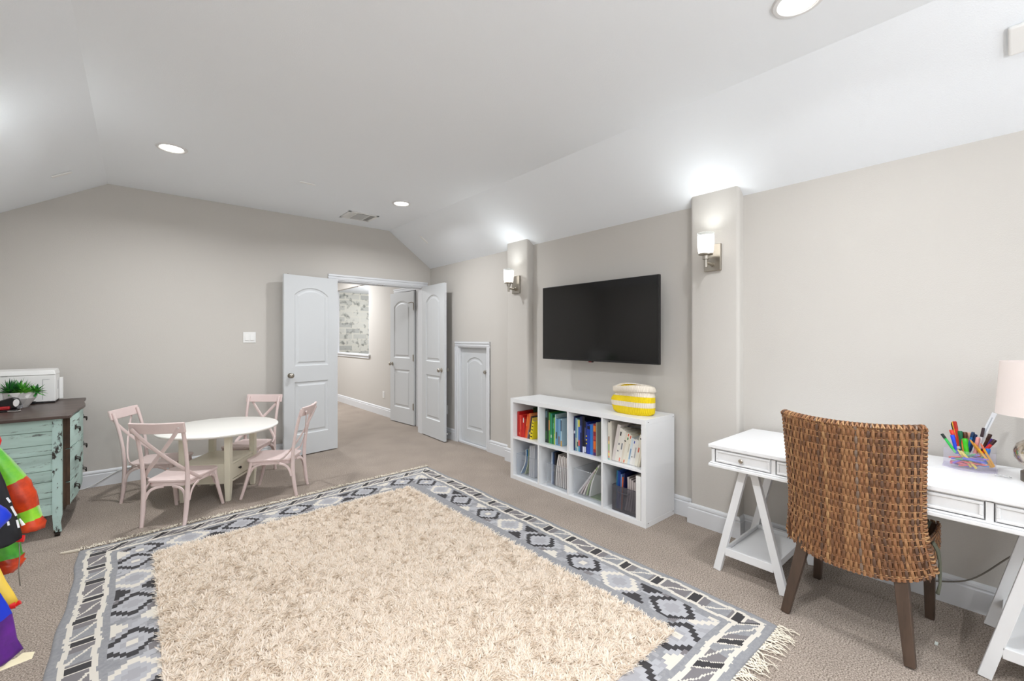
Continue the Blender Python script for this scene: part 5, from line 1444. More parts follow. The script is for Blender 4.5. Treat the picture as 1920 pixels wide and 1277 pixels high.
# outer band: charcoal bars, boxes with a pale zigzag bolt, between two cream lines
wob = 0.0035 * np.sin(Sx * 40) + 0.002 * np.sin(Sx * 97)
DD = D + wob
idx = np.where(((DD > 0.038) & (DD < 0.058)) | ((DD > 0.135) & (DD < 0.157)), 4, idx)
band = (DD >= 0.058) & (DD <= 0.135)
sh = np.where(horiz, (DD - 0.058) * 0.9, 0.0)
p2 = np.mod(Sx + sh + 0.095, 0.208)
idx = np.where(band, 2, idx)
idx = np.where(band & (p2 > 0.10) & (p2 < 0.208), np.where(blot(Sx, D * 0, 0.104, 5) < 0.5, 0, 2), idx)
idx = np.where(band & (p2 < 0.060), 4, idx)
idx = np.where(band & (p2 > 0.009) & (p2 < 0.052), 3, idx)
dn = (DD - 0.058) / 0.077
def bolt(px, dn):
    # a lightning zigzag: long stroke, short back stroke, long stroke
    a = [(0.186, 0.04), (0.128, 0.62), (0.152, 0.38), (0.092, 0.96)]
    best = np.full(px.shape, 9.0)
    for (x0, y0), (x1, y1) in ((a[0], a[1]), (a[1], a[2]), (a[2], a[3])):
        ax_, ay_, bx_, by_ = x0, y0 * 0.077, x1, y1 * 0.077
        X_, Y_ = px, dn * 0.077
        t_ = np.clip(((X_ - ax_) * (bx_ - ax_) + (Y_ - ay_) * (by_ - ay_)) / ((bx_ - ax_) ** 2 + (by_ - ay_) ** 2), 0, 1)
        best = np.minimum(best, np.hypot(X_ - ax_ - t_ * (bx_ - ax_), Y_ - ay_ - t_ * (by_ - ay_)))
    return best
idx = np.where(band & (bolt(p2, dn) < 0.0055), 4, idx)
inn = (D > 0.372)
# drop cells well under the shag
PX = (P2[:-1, :-1] + P2[1:, 1:]) / 2
keep = ~((PX[..., 0] > 0.16) & (PX[..., 0] < 1.74) & (PX[..., 1] > 1.12) & (PX[..., 1] < 3.38))
vid = np.arange((NU + 1) * (NV + 1)).reshape(NU + 1, NV + 1)
quads = np.stack([vid[:-1, :-1], vid[1:, :-1], vid[1:, 1:], vid[:-1, 1:]], -1)[keep]
mids = idx[keep]
verts = np.concatenate([P2, Z2[..., None]], -1).reshape(-1, 3)
used = np.unique(quads); rm = -np.ones(len(verts), int); rm[used] = np.arange(len(used))
def np_mesh(name, verts, quads, mats, mi=None, parent=None, smooth=False):
    me = bpy.data.meshes.new(name)
    me.vertices.add(len(verts)); me.vertices.foreach_set('co', np.asarray(verts, np.float32).ravel())
    me.loops.add(quads.size); me.loops.foreach_set('vertex_index', quads.astype(np.int32).ravel())
    me.polygons.add(len(quads)); me.polygons.foreach_set('loop_start', np.arange(0, quads.size, 4, dtype=np.int32))
    for m_ in mats: me.materials.append(m_)
    if mi is not None: me.polygons.foreach_set('material_index', np.asarray(mi, np.int32))
    if smooth: me.polygons.foreach_set('use_smooth', np.ones(len(quads), bool))
    me.update(calc_edges=True); me.validate()
    o_ = bpy.data.objects.new(name, me); COL.objects.link(o_)
    if parent is not None: o_.parent = parent
    return o_
WV = (420, 0.35, 0.0015)
rm_m = [mat('rug_grey', (150, 150, 152), 0.95, bump=WV, vary=((138, 139, 143), 60, 0.4, 0.6)), mat('rug_lilac_grey', (162, 161, 165), 0.95, bump=WV), mat('rug_taupe_grey', (122, 118, 120), 0.95, bump=WV),
        mat('rug_charcoal', (58, 56, 58), 0.95, bump=WV), mat('rug_cream', (214, 208, 197), 0.95, bump=WV), mat('rug_pale_grey', (174, 174, 178), 0.95, bump=WV)]
rug = thing('area_rug', 'large rug with cream shag centre and grey patterned flat-woven border', 'rug', (1.0, 2.35, 0), world_coords=False)
off = np.array([1.0, 2.35, 0])
np_mesh('woven_border', verts[used] - off, rm[quads], rm_m, mids, rug)

# shag pile: thousands of leaning tufts
def shag(n, seed):
    r = np.random.RandomState(seed)
    u = r.rand(n); v = r.rand(n)
    p = bil(IC, u, v)
    x, y = p[:, 0], p[:, 1]
    ang = 0.8 * np.sin(x * 3.0 + 1.7 * np.sin(y * 2.0)) + r.randn(n) * 0.9
    ci = (np.floor(x / 0.026 + 0.4 * np.sin(y * 31)).astype(int) % 97) * 131 + (np.floor(y / 0.026 + 0.4 * np.sin(x * 29)).astype(int) % 131)
    clump = np.random.RandomState(77).rand(97 * 131 + 200)[ci] * 6.283
    ang = ang + 1.9 * np.sin(clump)
    L_ = 0.026 + 0.014 * r.rand(n)
    el = 0.35 + 0.45 * r.rand(n)
    dx, dy = np.cos(ang), np.sin(ang)
    w_ = 0.0016 + 0.0010 * r.rand(n)
    sxv, syv = -dy * w_, dx * w_
    base = np.stack([x, y, np.full(n, 0.010)], -1)
    segs = []
    for f_, wz in ((0, 0.8), (0.45, 1.0), (0.85, 0.8), (1.0, 0.25)):
        h_ = np.sin(el) * L_ * (f_ - 0.30 * f_ * f_) * 1.1 + 0.004 * np.sin(clump * 3 + 1) * f_
        rr = np.cos(el) * L_ * (f_ ** 1.2)
        c_ = base + np.stack([dx * rr, dy * rr, h_], -1)
        segs.append(c_ - np.stack([sxv * wz, syv * wz, 0 * w_], -1)); segs.append(c_ + np.stack([sxv * wz, syv * wz, 0 * w_], -1))
    V_ = np.stack(segs, 1).reshape(-1, 3)
    b0 = (np.arange(n) * 8)[:, None]
    Q_ = np.concatenate([b0 + np.array([[0, 1, 3, 2]]), b0 + np.array([[2, 3, 5, 4]]), b0 + np.array([[4, 5, 7, 6]])], 1).reshape(-1, 4)
    mi_ = np.repeat(r.choice(3, n, p=[0.6, 0.28, 0.12]), 3)
    return V_, Q_, mi_
V_, Q_, mi_ = shag(170000, 9)
def yarn(name, col):
    m = bpy.data.materials.new(name); m.use_nodes = True; nt = m.node_tree
    out = nt.nodes['Material Output']; nt.nodes.remove(nt.nodes['Principled BSDF'])
    a = nt.nodes.new('ShaderNodeBsdfDiffuse'); b_ = nt.nodes.new('ShaderNodeBsdfTranslucent'); mx = nt.nodes.new('ShaderNodeMixShader')
    a.inputs[0].default_value = srgb(*col); b_.inputs[0].default_value = srgb(*col); mx.inputs[0].default_value = 0.45
    nt.links.new(a.outputs[0], mx.inputs[1]); nt.links.new(b_.outputs[0], mx.inputs[2]); nt.links.new(mx.outputs[0], out.inputs['Surface'])
    return m
M_sh = [yarn('shag_cream', (250, 240, 227)), yarn('shag_pale', (254, 247, 237)), yarn('shag_tan', (240, 226, 208))]
sp_ = np_mesh('shag_pile', V_ - off, Q_, M_sh, mi_, rug, True); sp_['kind'] = 'stuff'
pad = MB(); nn = 20
pad.grid(lambda u, v: (*(bil(IC, u, v) - off[:2]), 0.0135), nn, nn)
pad.build('shag_backing', M_sh[2], rug)
# knotted fringe at both ends
def fringe(p0, p1, outdir, n, ln, seed):
    r = random.Random(seed); m = MB()
    for i in range(n):
        s_ = (i + r.uniform(-0.2, 0.2)) / n
        x = lerp(p0[0], p1[0], s_); y = lerp(p0[1], p1[1], s_) + 0.006 * math.sin(x * 5)
        L_ = ln * r.uniform(0.6, 1.15); a = r.uniform(-0.7, 0.7) + 0.4 * math.sin(i * 0.37)
        pts = []; cx, cy = x, y
        for k in range(6):
            pts.append((cx - off[0], cy - off[1], (0.007 if k < 5 else 0.003) + 0.007 * abs(math.sin(k * 1.3 + i))))
            a += r.uniform(-0.35, 0.35)
            cx += math.sin(a) * L_ / 5; cy += outdir * math.cos(a) * L_ / 5
        m.tube(pts, [0.0028, 0.0026, 0.0024, 0.0022, 0.002, 0.0015], 5, cap=False)
    o_ = m.build('fringe', mat('fringe_cream', (232, 223, 206), 0.95), rug, smooth=True); o_['kind'] = 'stuff'
fringe((-0.285, 3.835), (2.285, 3.995), 1, 330, 0.062, 1)
fringe((-0.28, 0.70), (2.27, 0.735), -1, 360, 0.085, 2)
m = MB(); m.tube([(-0.285 - 1, 3.838 - 2.35, 0.010), (-0.37 - 1, 3.86 - 2.35, 0.008)], [0.010, 0.006], 6, flat=0.4); m.build('corner_tassel', mat('fringe_cream', (232, 223, 206), 0.95), rug)

# ------------------------------------------------------------------ desk accessories: lamp
LX, LY = 2.85, -0.075
t = thing('table_lamp', 'table lamp with a blush fabric drum shade and mercury glass base at the right edge', 'lamp', (LX, LY, DZ))
M_shadef = mat('blush_linen', (236, 224, 218), 0.85, bump=(600, 0.3, 0.001))
m = MB(); m.lathe([(0.150, 1.022), (0.136, 1.247), (0.134, 1.247), (0.148, 1.022)], 48, c=(LX, LY, 0)); m.build('lamp_shade', M_shadef, t, smooth=SM)
m = MB(); m.lathe([(0.0, 0.7445), (0.077, 0.7445), (0.077, 0.782), (0.070, 0.786), (0.060, 0.80), (0.0, 0.80)], 32, c=(LX, LY, 0)); m.build('base', mat('aged_metal', (128, 120, 108), 0.4, 0.9), t, smooth=SM)
m = MB(); m.lathe([(0.050, 0.798), (0.078, 0.812), (0.096, 0.842), (0.098, 0.870), (0.088, 0.898), (0.060, 0.922), (0.028, 0.935), (0.022, 0.95)], 36, c=(LX, LY, 0)); m.build('glass_globe', mat('mercury_glass', (214, 204, 190), 0.12, 0.85, vary=((150, 138, 122), 38, 0.45, 0.62)), t, smooth=SM)
m = MB(); m.tube([(LX, LY, 0.945), (LX, LY, 1.10)], 0.010, 12); m.tube([(LX, LY - 0.13, 1.21), (LX, LY + 0.13, 1.21)], 0.0015, 6); m.tube([(LX, LY, 1.10), (LX, LY, 1.212)], 0.004, 8); m.build('lamp_stem', M_nickel, t, smooth=SM)
m = MB(); m.lathe([(0.0, 1.10), (0.02, 1.11), (0.03, 1.14), (0.028, 1.165), (0.0, 1.19)], 16, c=(LX, LY, 0)); m.build('bulb', M_plastic, t, smooth=SM)

# clear organiser with pens
PX0, PX1, PY0, PY1, PH = 2.845, 2.985, 0.072, 0.238, 0.088
t = thing('pen_organiser', 'clear plastic organiser with curved front, full of crayons and markers on the desk', 'organiser', (2.92, 0.155, DZ))
M_org = clear_plastic('clear_acrylic', (248, 247, 252), 0.13, 0.04)
def cfront(v): # curved front towards the camera
    return PX0 + 0.045 * (2 * v - 1) ** 2
m = MB()
m.grid(lambda u, v: (cfront(v), lerp(PY0, PY1, v), lerp(DZ + 0.001, DZ + PH, u)), 2, 16)
m.grid(lambda u, v: (PX1, lerp(PY0, PY1, v), lerp(DZ + 0.001, DZ + PH + 0.012, u)), 2, 2)
for v in (0.0, 0.30, 1.0): m.grid(lambda a, b_: (lerp(cfront(v), PX1, a), lerp(PY0, PY1, v), lerp(DZ + 0.001, DZ + PH, b_)), 2, 2)
m.grid(lambda a, b_: (PX0 + 0.085, lerp(PY0, PY1, a), lerp(DZ + 0.001, DZ + PH * 0.9, b_)), 2, 2)
m.build('walls', M_org, t)
m = MB(); m.prism([(cfront(k / 12) - 0.004, lerp(PY0 - 0.004, PY1 + 0.004, k / 12)) for k in range(13)] + [(PX1 + 0.004, PY1 + 0.004), (PX1 + 0.004, PY0 - 0.004)], DZ + 0.0005, DZ + 0.004); m.build('floor_plate', M_org, t)
def stick(kind, label, cat, p, q_, r, col, tip=None, tiplen=0.25, group=None, hexg=False, cap=None):
    """pen-like thing from p (foot) to q_ (top)"""
    p = Vector(p); q_ = Vector(q_)
    m = MB(); seg = 6 if hexg else 12
    k = p.lerp(q_, 1 - tiplen)
    m.tube([p, k], r, seg); o_ = m.build(kind, cmat(col, 0.35), smooth=SM if not hexg else False)
    c_ = MB(); e = r * (1.12 if not hexg else 1.0)
    if kind in ('pencil', 'crayon', 'paint_brush'): c_.tube([k, p.lerp(q_, 1 - tiplen * 0.35), q_], [e, e * (0.98 if kind != 'crayon' else 0.6), e * (0.15 if kind == 'pencil' else 0.5)], seg)
    else: c_.tube([k, p.lerp(q_, 0.97), q_], [e, e, e * 0.8], seg)
    c_.build('cap' if kind == 'marker' else 'tip', cmat(tip or col, 0.3), o_, smooth=SM if not hexg else False)
    return tag(o_, label, cat, group)
zb = DZ + 0.012
def py(u): return 0.236 - (u - 1772) * 0.00165
def pz(v): return 1.35 - (v - 631.8) * 0.00247
mk = [  # (foot u, v), (top u, v), depth x, radius, colour, tip colour, kind, label
    ((1795, 850), (1767, 818), 2.90, 0.0055, (40, 190, 80), (24, 40, 36), 'marker', 'green marker with a black cap leaning out at the left end of the organiser'),
    ((1800, 846), (1784, 797), 2.955, 0.0045, (30, 30, 34), (30, 30, 34), 'pencil', 'thin black pencil rising highest at the left of the organiser'),
    ((1801, 846), (1788, 795), 2.950, 0.0050, (236, 190, 40), (236, 190, 40), 'marker', 'golden yellow felt pen beside the tall black pencil'),
    ((1804, 848), (1791, 794), 2.945, 0.0065, (206, 50, 26), (176, 40, 24), 'marker', 'dark red marker, tallest of the left cluster in the organiser'),
    ((1800, 846), (1785, 810), 2.925, 0.0070, (226, 60, 44), (226, 60, 44), 'marker', 'short bright red marker below the tall left cluster'),
    ((1798, 852), (1788, 818), 2.905, 0.0070, (34, 70, 210), (40, 76, 224), 'marker', 'royal blue marker at the left front of the organiser'),
    ((1807, 850), (1802, 811), 2.940, 0.0080, (28, 120, 76), (28, 110, 70), 'marker', 'thick forest green marker near the middle of the organiser'),
    ((1813, 848), (1811, 813), 2.955, 0.0080, (104, 62, 34), (92, 54, 30), 'marker', 'brown marker behind the green ones in the organiser'),
    ((1806, 855), (1800, 838), 2.900, 0.0055, (60, 66, 72), (190, 190, 196), 'marker', 'grey pen lying low beside the green marker'),
    ((1818, 858), (1813, 822), 2.905, 0.0085, (70, 196, 30), (60, 190, 30), 'marker', 'thick lime green marker at the centre front of the organiser'),
    ((1812, 858), (1808, 824), 2.910, 0.0050, (226, 150, 60), (226, 80, 50), 'crayon', 'orange crayon standing beside the lime green marker'),
    ((1816, 850), (1828, 811), 2.950, 0.0055, (40, 120, 190), (24, 60, 100), 'marker', 'blue marker leaning right near the middle of the organiser'),
    ((1820, 850), (1833, 815), 2.955, 0.0055, (30, 60, 110), (24, 50, 96), 'marker', 'navy marker leaning right behind the blue one'),
    ((1820, 852), (1818, 814), 2.970, 0.0060, (228, 176, 150), (228, 176, 150), 'marker', 'peach crayon marker at the back of the organiser'),
    ((1833, 868), (1848, 800), 2.935, 0.0050, (226, 226, 228), (60, 44, 50), 'marker', 'white pen with a dark tip leaning right beside the white stick'),
    ((1830, 860), (1838, 818), 2.925, 0.0065, (232, 150, 150), (232, 160, 156), 'marker', 'pink marker between the white pen and the pencils'),
    ((1840, 856), (1860, 812), 2.965, 0.0065, (96, 54, 36), (70, 36, 28), 'marker', 'brown red marker leaning right at the back right of the organiser'),
    ((1842, 858), (1866, 820), 2.950, 0.0075, (84, 40, 130), (70, 34, 120), 'marker', 'purple marker leaning right at the right end of the organiser'),
    ((1838, 856), (1870, 819), 2.925, 0.0065, (214, 40, 36), (60, 30, 34), 'marker', 'red marker with a dark end leaning far right over the organiser'),
    ((1852, 864), (1857, 836), 2.915, 0.0075, (40, 110, 200), (40, 120, 214), 'marker', 'bright blue marker low at the right end of the organiser'),
    ((1826, 872), (1800, 843), 2.885, 0.0050, (206, 186, 60), (222, 204, 90), 'crayon', 'yellow crayon slanting across the left half of the organiser'),
    ((1836, 873), (1806, 844), 2.878, 0.0050, (216, 196, 70), (226, 206, 90), 'crayon', 'second yellow crayon slanting just right of the first one'),
    ((1862, 870), (1822, 823), 2.915, 0.0045, (236, 172, 30), (220, 150, 60), 'pencil', 'yellow pencil crossing the right compartment, leftmost of three'),
    ((1866, 868), (1830, 828), 2.905, 0.0045, (240, 180, 34), (220, 150, 60), 'pencil', 'yellow pencil crossing the right compartment, middle of three'),
    ((1868, 866), (1843, 827), 2.900, 0.0045, (238, 170, 28), (226, 120, 90), 'pencil', 'yellow pencil crossing the right compartment, rightmost of three'),
]
for (f_, g_, dx_, r_, cc, tc_, kd, lb) in mk:
    a = (dx_, py(f_[0]), max(zb, pz(f_[1]))); b_ = (dx_ + 0.004, py(g_[0]), pz(g_[1]))
    stick(kd, lb, kd, a, b_, r_, cc, tc_, hexg=(kd == 'pencil'))
m = MB(); m.bar((2.95, py(1832), pz(846)), (2.965, py(1868), pz(772)), 0.016, 0.003, up=(1, 0, 0)); m.bar((2.9482, py(1835), pz(842)), (2.9632, py(1866), pz(776)), 0.004, 0.0008, up=(1, 0, 0), mi=1)
o = m.build('ruler', [mat('pale_plastic', (236, 238, 242), 0.3), mat('ruler_lines', (190, 196, 204), 0.4)]); tag(o, 'long white plastic ruler leaning from the organiser to the lamp shade', 'ruler')
rnd = random.Random(12)
cr = [((70, 80, 190), 'blue'), ((90, 60, 150), 'purple'), ((40, 130, 80), 'green'), ((220, 90, 110), 'pink'), ((60, 130, 200), 'light blue'), ((120, 90, 180), 'violet'), ((210, 70, 60), 'red')]
for i in range(30):
    cc, nm = cr[i % 7]
    y_ = rnd.uniform(PY0 + 0.055, PY1 - 0.05); z_ = DZ + 0.012 + rnd.uniform(0, 0.05); x_ = 2.872 + rnd.uniform(0, 0.04)
    a = rnd.uniform(-0.5, 0.9); L_ = 0.036
    stick('crayon', '%s crayon lying in the heap inside the clear organiser' % nm, 'crayon', (x_, y_ + L_ * math.cos(a), max(zb, z_ - L_ * math.sin(a) * 0.6)), (x_ + rnd.uniform(-0.01, 0.01), y_ - L_ * math.cos(a), z_ + L_ * math.sin(a) * 0.6), 0.0042, cc, tuple(min(255, c_ + 20) for c_ in cc), 0.2, group='%s crayons heaped in the organiser' % nm)
# scrap of wrapper beside the organiser
m = MB(); m.grid(lambda u, v: (2.83 + 0.02 * v, 0.075 - 0.05 * u, DZ + 0.002 + 0.008 * abs(math.sin(u * 5 + v * 2))), 8, 4)
tag(m.build('wrapper', clear_plastic('cellophane', (240, 240, 240), 0.3), solid=0.0006), 'crumpled clear wrapper on the desk right of the organiser', 'wrapper')

# ------------------------------------------------------------------ cords and small litter
def cord(name, pts, r, m_, label, n=24):
    P_ = [Vector(p) for p in pts]; out = []
    for i in range(len(P_) - 1):
        p0 = P_[max(0, i - 1)]; p1 = P_[i]; p2 = P_[i + 1]; p3 = P_[min(len(P_) - 1, i + 2)]
        for k in range(6):
            s_ = k / 6
            out.append(0.5 * ((2 * p1) + (-p0 + p2) * s_ + (2 * p0 - 5 * p1 + 4 * p2 - p3) * s_ * s_ + (-p0 + 3 * p1 - 3 * p2 + p3) * s_ ** 3))
    out.append(P_[-1])
    m = MB(); m.tube(out, r, 8); return tag(m.build(name, m_, smooth=True), label, 'cord')
M_cord = mat('white_cord', (222, 222, 220), 0.5)
M_gcord = mat('grey_cord', (126, 120, 112), 0.5)
cord('power_cord', [(-0.52, 5.33, 0.30), (-0.47, 5.36, 0.05), (-0.40, 5.37, 0.006), (-0.32, 5.385, 0.02), (-0.22, 5.392, 0.075), (-0.12, 5.392, 0.125), (0.02, 5.392, 0.135), (0.2, 5.394, 0.10), (0.3, 5.39, 0.03), (0.35, 5.385, 0.006)], 0.0045, M_cord, 'white power cord draped along the far baseboard beside the dresser')
cord('power_cord', [(2.98, -0.06, 0.60), (3.05, -0.02, 0.42), (3.10, 0.05, 0.30), (3.108, 0.16, 0.16), (3.108, 0.28, 0.10), (3.105, 0.40, 0.075), (3.100, 0.55, 0.06), (3.095, 0.72, 0.09), (3.10, 0.82, 0.13)], 0.0035, M_gcord, 'grey power cord sagging along the wall beneath the desk')
m = MB()
for i in range(4): m.lathe([(0, -0.004), (0.005, -0.002), (0.005, 0.002), (0, 0.004)], 10, c=(3.09, 0.375 + 0.011 * i, 0.065))
tag(m.build('bead_string', mat('pink_bead', (220, 190, 186), 0.3), smooth=SM), 'tiny string of pale beads on the cord beneath the desk', 'beads')
m = MB(); m.box(2.656, 2.678, 0.236, 0.246, 0.001, 0.006); tag(m.build('paper_scrap', mat('scrap_white', (220, 228, 222), 0.8)), 'tiny white scrap lying on the carpet right of the wicker chair', 'scrap')

# ------------------------------------------------------------------ dress-up costumes on a wall rail at the left
t = thing('garment_rail', 'short metal clothes rail fixed to the left wall, holding costumes', 'clothes rail', (-0.5, 2.25, 1.24))
m = MB(); m.tube([(-0.52, 1.90, 1.24), (-0.52, 2.60, 1.24)], 0.012, 12); m.build('rail', M_nickel, t, smooth=SM)
for y_ in (1.92, 2.58):
    m = MB(); m.tube([(XL + 0.006, y_, 1.24), (-0.52, y_, 1.24)], 0.009, 10); m.lathe([(0.0, 0.006), (0.03, 0.005), (0.03, 0.0), (0, 0)], 16, M=tr(XL + 0.0005, y_, 1.24) @ rot('Y', math.pi / 2)); m.build('bracket', M_nickel, t, smooth=SM)
def hanger(parent, y_):
    m = MB(); m.tube([(-0.52, y_, 1.2535), (-0.508, y_, 1.245), (-0.508, y_, 1.232), (-0.52, y_, 1.215), (-0.52, y_, 1.19)], 0.0025, 6)
    m.tube([(-0.68, y_, 1.12), (-0.52, y_, 1.19), (-0.36 - 0.02, y_, 1.12)], 0.005, 8); m.build('hanger', M_plastic, parent, smooth=SM)
def drape(name, rows, y_, th, mats, parent, n=44, folds=9, amp=0.010, seed=0, smooth=True):
    """hanging cloth: rows of (z, x_left, x_right, material index)"""
    R = []
    for i in range(len(rows) - 1):
        z0, a0, b0, m0 = rows[i]; z1, a1, b1, m1 = rows[i + 1]
        k_ = max(1, int(abs(z1 - z0) / 0.022))
        for j in range(k_): s_ = j / k_; R.append((lerp(z0, z1, s_), lerp(a0, a1, s_), lerp(b0, b1, s_), m0))
    R.append(rows[-1])
    vs = []; fs = []; mi = []
    for i, (z_, a_, b_, mm) in enumerate(R):
        dn_ = i / (len(R) - 1)
        for k in range(n):
            an = 2 * math.pi * k / n
            cx = (a_ + b_) / 2; hx_ = (b_ - a_) / 2
            f_ = math.sin(folds * an + seed + 1.2 * math.sin(3 * dn_ + seed)) * amp * (0.3 + dn_)
            x_ = cx + (hx_ + f_ * 0.25) * math.copysign(abs(math.cos(an)) ** 0.8, math.cos(an))
            vs.append((x_, y_ + (th + f_) * math.sin(an), z_ + 0.006 * math.sin(folds * an + 2) * dn_))
    for i in range(len(R) - 1):
        for k in range(n):
            fs.append((i * n + k, i * n + (k + 1) % n, (i + 1) * n + (k + 1) % n, (i + 1) * n + k)); mi.append(R[i][3])
    fs.append(tuple(range(n))); mi.append(R[0][3]); fs.append(tuple((len(R) - 1) * n + k for k in range(n))[::-1]); mi.append(R[-1][3])
    m = MB(); m.add(vs, fs, mi)
    return m.build(name, mats, parent, smooth=smooth)
M_lime = mat('lime_satin', (142, 206, 40), 0.4, vary=((84, 176, 48), 6, 0.42, 0.62), sheen=0.3)
M_green = mat('green_satin', (88, 178, 50), 0.4, vary=((60, 146, 46), 6, 0.4, 0.6))
M_orr = mat('orange_red_satin', (206, 66, 22), 0.38, vary=((160, 44, 18), 14, 0.42, 0.62))
M_red = mat('red_satin', (220, 30, 30), 0.4)
M_bcl = mat('black_costume', (20, 20, 24), 0.65)
M_blu = mat('blue_satin', (14, 50, 190), 0.35)
M_pur = mat('purple_satin', (96, 26, 136), 0.35, vary=((74, 20, 112), 8, 0.4, 0.6))
M_yes = mat('yellow_satin', (236, 200, 76), 0.45)
# lime and orange frilled costume
t = thing('frilled_costume', 'lime green costume with orange frills hanging at the left edge', 'costume', (-0.5, 2.32, 0.52))
hanger(t, 2.34)
drape('bodice', [(1.13, -0.64, -0.41, 1), (0.98, -0.66, -0.372, 1), (0.955, -0.66, -0.378, 0), (0.62, -0.66, -0.372, 0)], 2.35, 0.045, [M_lime, M_red], t, seed=1)
drape('skirt', [(0.66, -0.66, -0.335, 0), (0.562, -0.665, -0.324, 0), (0.560, -0.668, -0.318, 1), (0.540, -0.67, -0.321, 1), (0.536, -0.668, -0.316, 1), (0.512, -0.66, -0.330, 1)], 2.36, 0.055, [M_green, M_orr], t, seed=2)
sl = [(-0.395, 0.955, 0.030), (-0.372, 0.905, 0.034), (-0.352, 0.862, 0.037), (-0.340, 0.838, 0.039), (-0.333, 0.822, 0.041), (-0.325, 0.800, 0.038), (-0.320, 0.785, 0.041), (-0.314, 0.762, 0.037), (-0.306, 0.735, 0.031), (-0.300, 0.712, 0.031), (-0.296, 0.695, 0.030), (-0.292, 0.676, 0.036), (-0.291, 0.658, 0.032)]
m = MB(); pts = [(x_, 2.30, z_) for x_, z_, _ in sl]; n_ = 20
m.tube(pts, [r_ for _, _, r_ in sl], n_, flat=0.8)
m.m = [(1 if (3 <= i // n_ < 8 or i // n_ >= 10) else 0) for i in range(len(m.f))]
for i in range(len(m.v)):
    x_, y_, z_ = m.v[i]; k = i % n_
    m.v[i] = (x_ + 0.0025 * math.sin(k * 2.5 + i // n_), y_ + 0.003 * math.cos(k * 2.5), z_)
m.build('sleeve', [M_lime, M_orr], t, smooth=True)
m = MB(); m.tube([(-0.322, 2.29, 0.633), (-0.319, 2.285, 0.585), (-0.322, 2.285, 0.53), (-0.318, 2.285, 0.473)], 0.0016, 6); m.build('drawstring', M_gcord, t, smooth=True)
# black costume with white dashes
t = thing('black_costume', 'black costume with white dashes down its sleeve in front of the lime one', 'costume', (-0.5, 2.2, 0.65))
hanger(t, 2.21)
drape('jacket', [(1.13, -0.64, -0.40, 0), (0.93, -0.65, -0.362, 0), (0.905, -0.65, -0.353, 0), (0.863, -0.65, -0.341, 0), (0.807, -0.65, -0.329, 0), (0.750, -0.65, -0.317, 0), (0.702, -0.65, -0.307, 0), (0.664, -0.64, -0.301, 0), (0.655, -0.64, -0.315, 0), (0.652, -0.63, -0.336, 0)], 2.20, 0.022, [M_bcl], t, seed=3, amp=0.004, folds=5)
for (xa, za, xb, zb_) in ((-0.3345, 0.815, -0.3265, 0.798), (-0.325, 0.784, -0.313, 0.750), (-0.312, 0.735, -0.3075, 0.708), (-0.332, 0.735, -0.330, 0.722)):
    m = MB(); m.bar((xa, 2.1885, za), (xb, 2.186, zb_), 0.005, 0.0015, up=(0, 1, 0)); m.build('white_dash', M_plastic, t)
m = MB(); m.tube([(-0.318, 2.205, 0.666), (-0.297, 2.20, 0.664)], [0.010, 0.012], 10, flat=0.5); m.build('red_trim', M_red, t, smooth=SM)
m = MB(); m.tube([(-0.310, 2.215, 0.730), (-0.301, 2.215, 0.705)], [0.002, 0.005], 10, flat=0.4); m.build('white_tag', M_plastic, t, smooth=SM)
# glossy blue cape corner
t = thing('blue_cape', 'shiny blue cape bunched in front of the black costume', 'costume', (-0.43, 2.01, 0.76))
hanger(t, 2.01)
drape('cape', [(1.130, -0.574, -0.402, 0), (0.919, -0.574, -0.364, 0), (0.857, -0.555, -0.337, 0), (0.838, -0.550, -0.320, 0), (0.822, -0.546, -0.306, 0), (0.801, -0.546, -0.295, 0), (0.789, -0.546, -0.296, 0), (0.772, -0.541, -0.311, 0), (0.755, -0.526, -0.325, 0), (0.742, -0.507, -0.345, 0)], 2.01, 0.035, [M_blu], t, seed=4, folds=4)
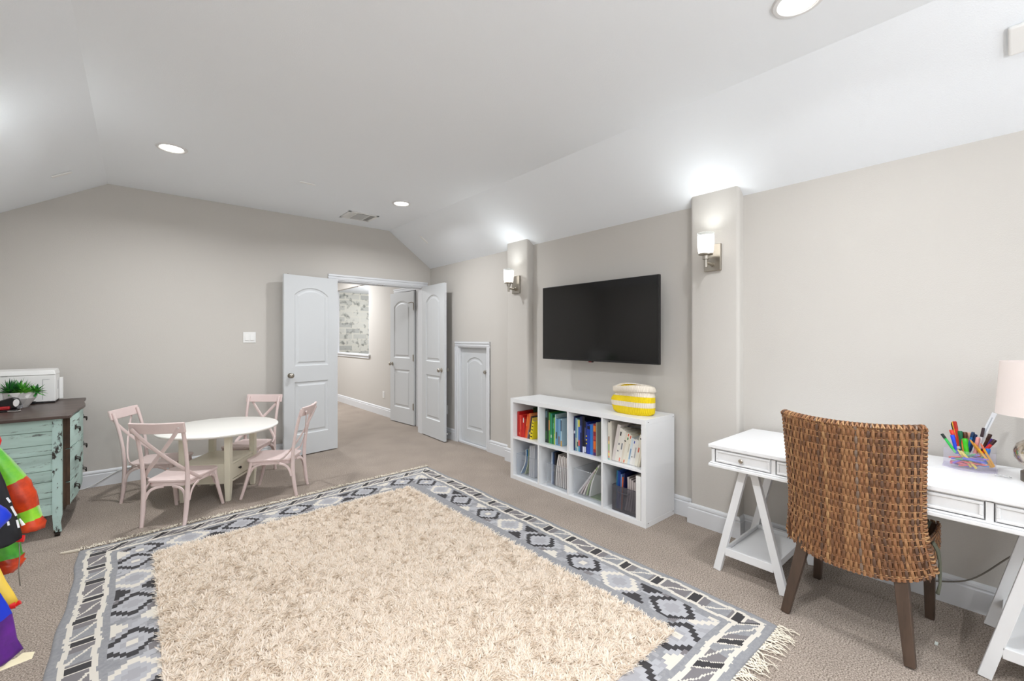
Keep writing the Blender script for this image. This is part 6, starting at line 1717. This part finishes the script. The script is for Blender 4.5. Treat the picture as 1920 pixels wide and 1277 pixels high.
# yellow costume and the blue and purple gown
t = thing('yellow_costume', 'yellow costume sleeve with a red cuff below the lime skirt', 'costume', (-0.45, 2.2, 0.44))
m = MB(); m.tube([(-0.44, 2.26, 1.22), (-0.44, 2.26, 0.80), (-0.428, 2.256, 0.66), (-0.392, 2.225, 0.580), (-0.364, 2.205, 0.520), (-0.340, 2.20, 0.478), (-0.324, 2.20, 0.448)], [0.012, 0.03, 0.034, 0.033, 0.028, 0.022, 0.016], 16, flat=0.45); m.build('sleeve', M_yes, t, smooth=True)
m = MB(); m.tube([(-0.329, 2.20, 0.447), (-0.3165, 2.20, 0.4475)], [0.012, 0.012], 12); m.tube([(-0.335, 2.20, 0.438), (-0.306, 2.20, 0.4515)], [0.0065, 0.0075], 12); m.build('cuff', M_red, t, smooth=SM)
t = thing('purple_gown', 'shiny blue and purple gown reaching lowest among the hanging costumes', 'costume', (-0.45, 2.1, 0.32))
drape('gown', [(1.20, -0.50, -0.47, 0), (1.05, -0.56, -0.42, 0), (0.70, -0.58, -0.40, 0), (0.60, -0.58, -0.372, 0), (0.536, -0.58, -0.336, 0), (0.492, -0.58, -0.320, 0), (0.462, -0.58, -0.311, 0), (0.458, -0.58, -0.310, 1), (0.418, -0.58, -0.305, 1), (0.373, -0.58, -0.300, 1), (0.345, -0.57, -0.290, 1), (0.333, -0.56, -0.286, 1), (0.322, -0.55, -0.300, 1)], 2.10, 0.030, [M_blu, M_pur], t, seed=5, folds=5)
m = MB(); m.tube([(-0.52, 2.10, 1.2535), (-0.508, 2.10, 1.245), (-0.508, 2.10, 1.232), (-0.49, 2.10, 1.20)], 0.0025, 6); m.build('hook', M_nickel, t, smooth=SM)
m = MB(); m.add([(-0.60, 2.085, 0.322), (-0.335, 2.085, 0.318), (-0.300, 2.085, 0.322), (-0.285, 2.085, 0.332), (-0.258, 2.085, 0.324), (-0.264, 2.082, 0.306), (-0.335, 2.080, 0.300), (-0.60, 2.080, 0.292)] , [(0, 1, 2, 3, 4, 5, 6, 7)])
m.build('hem_band', mat('cream_satin', (232, 222, 190), 0.5), t, solid=0.004)
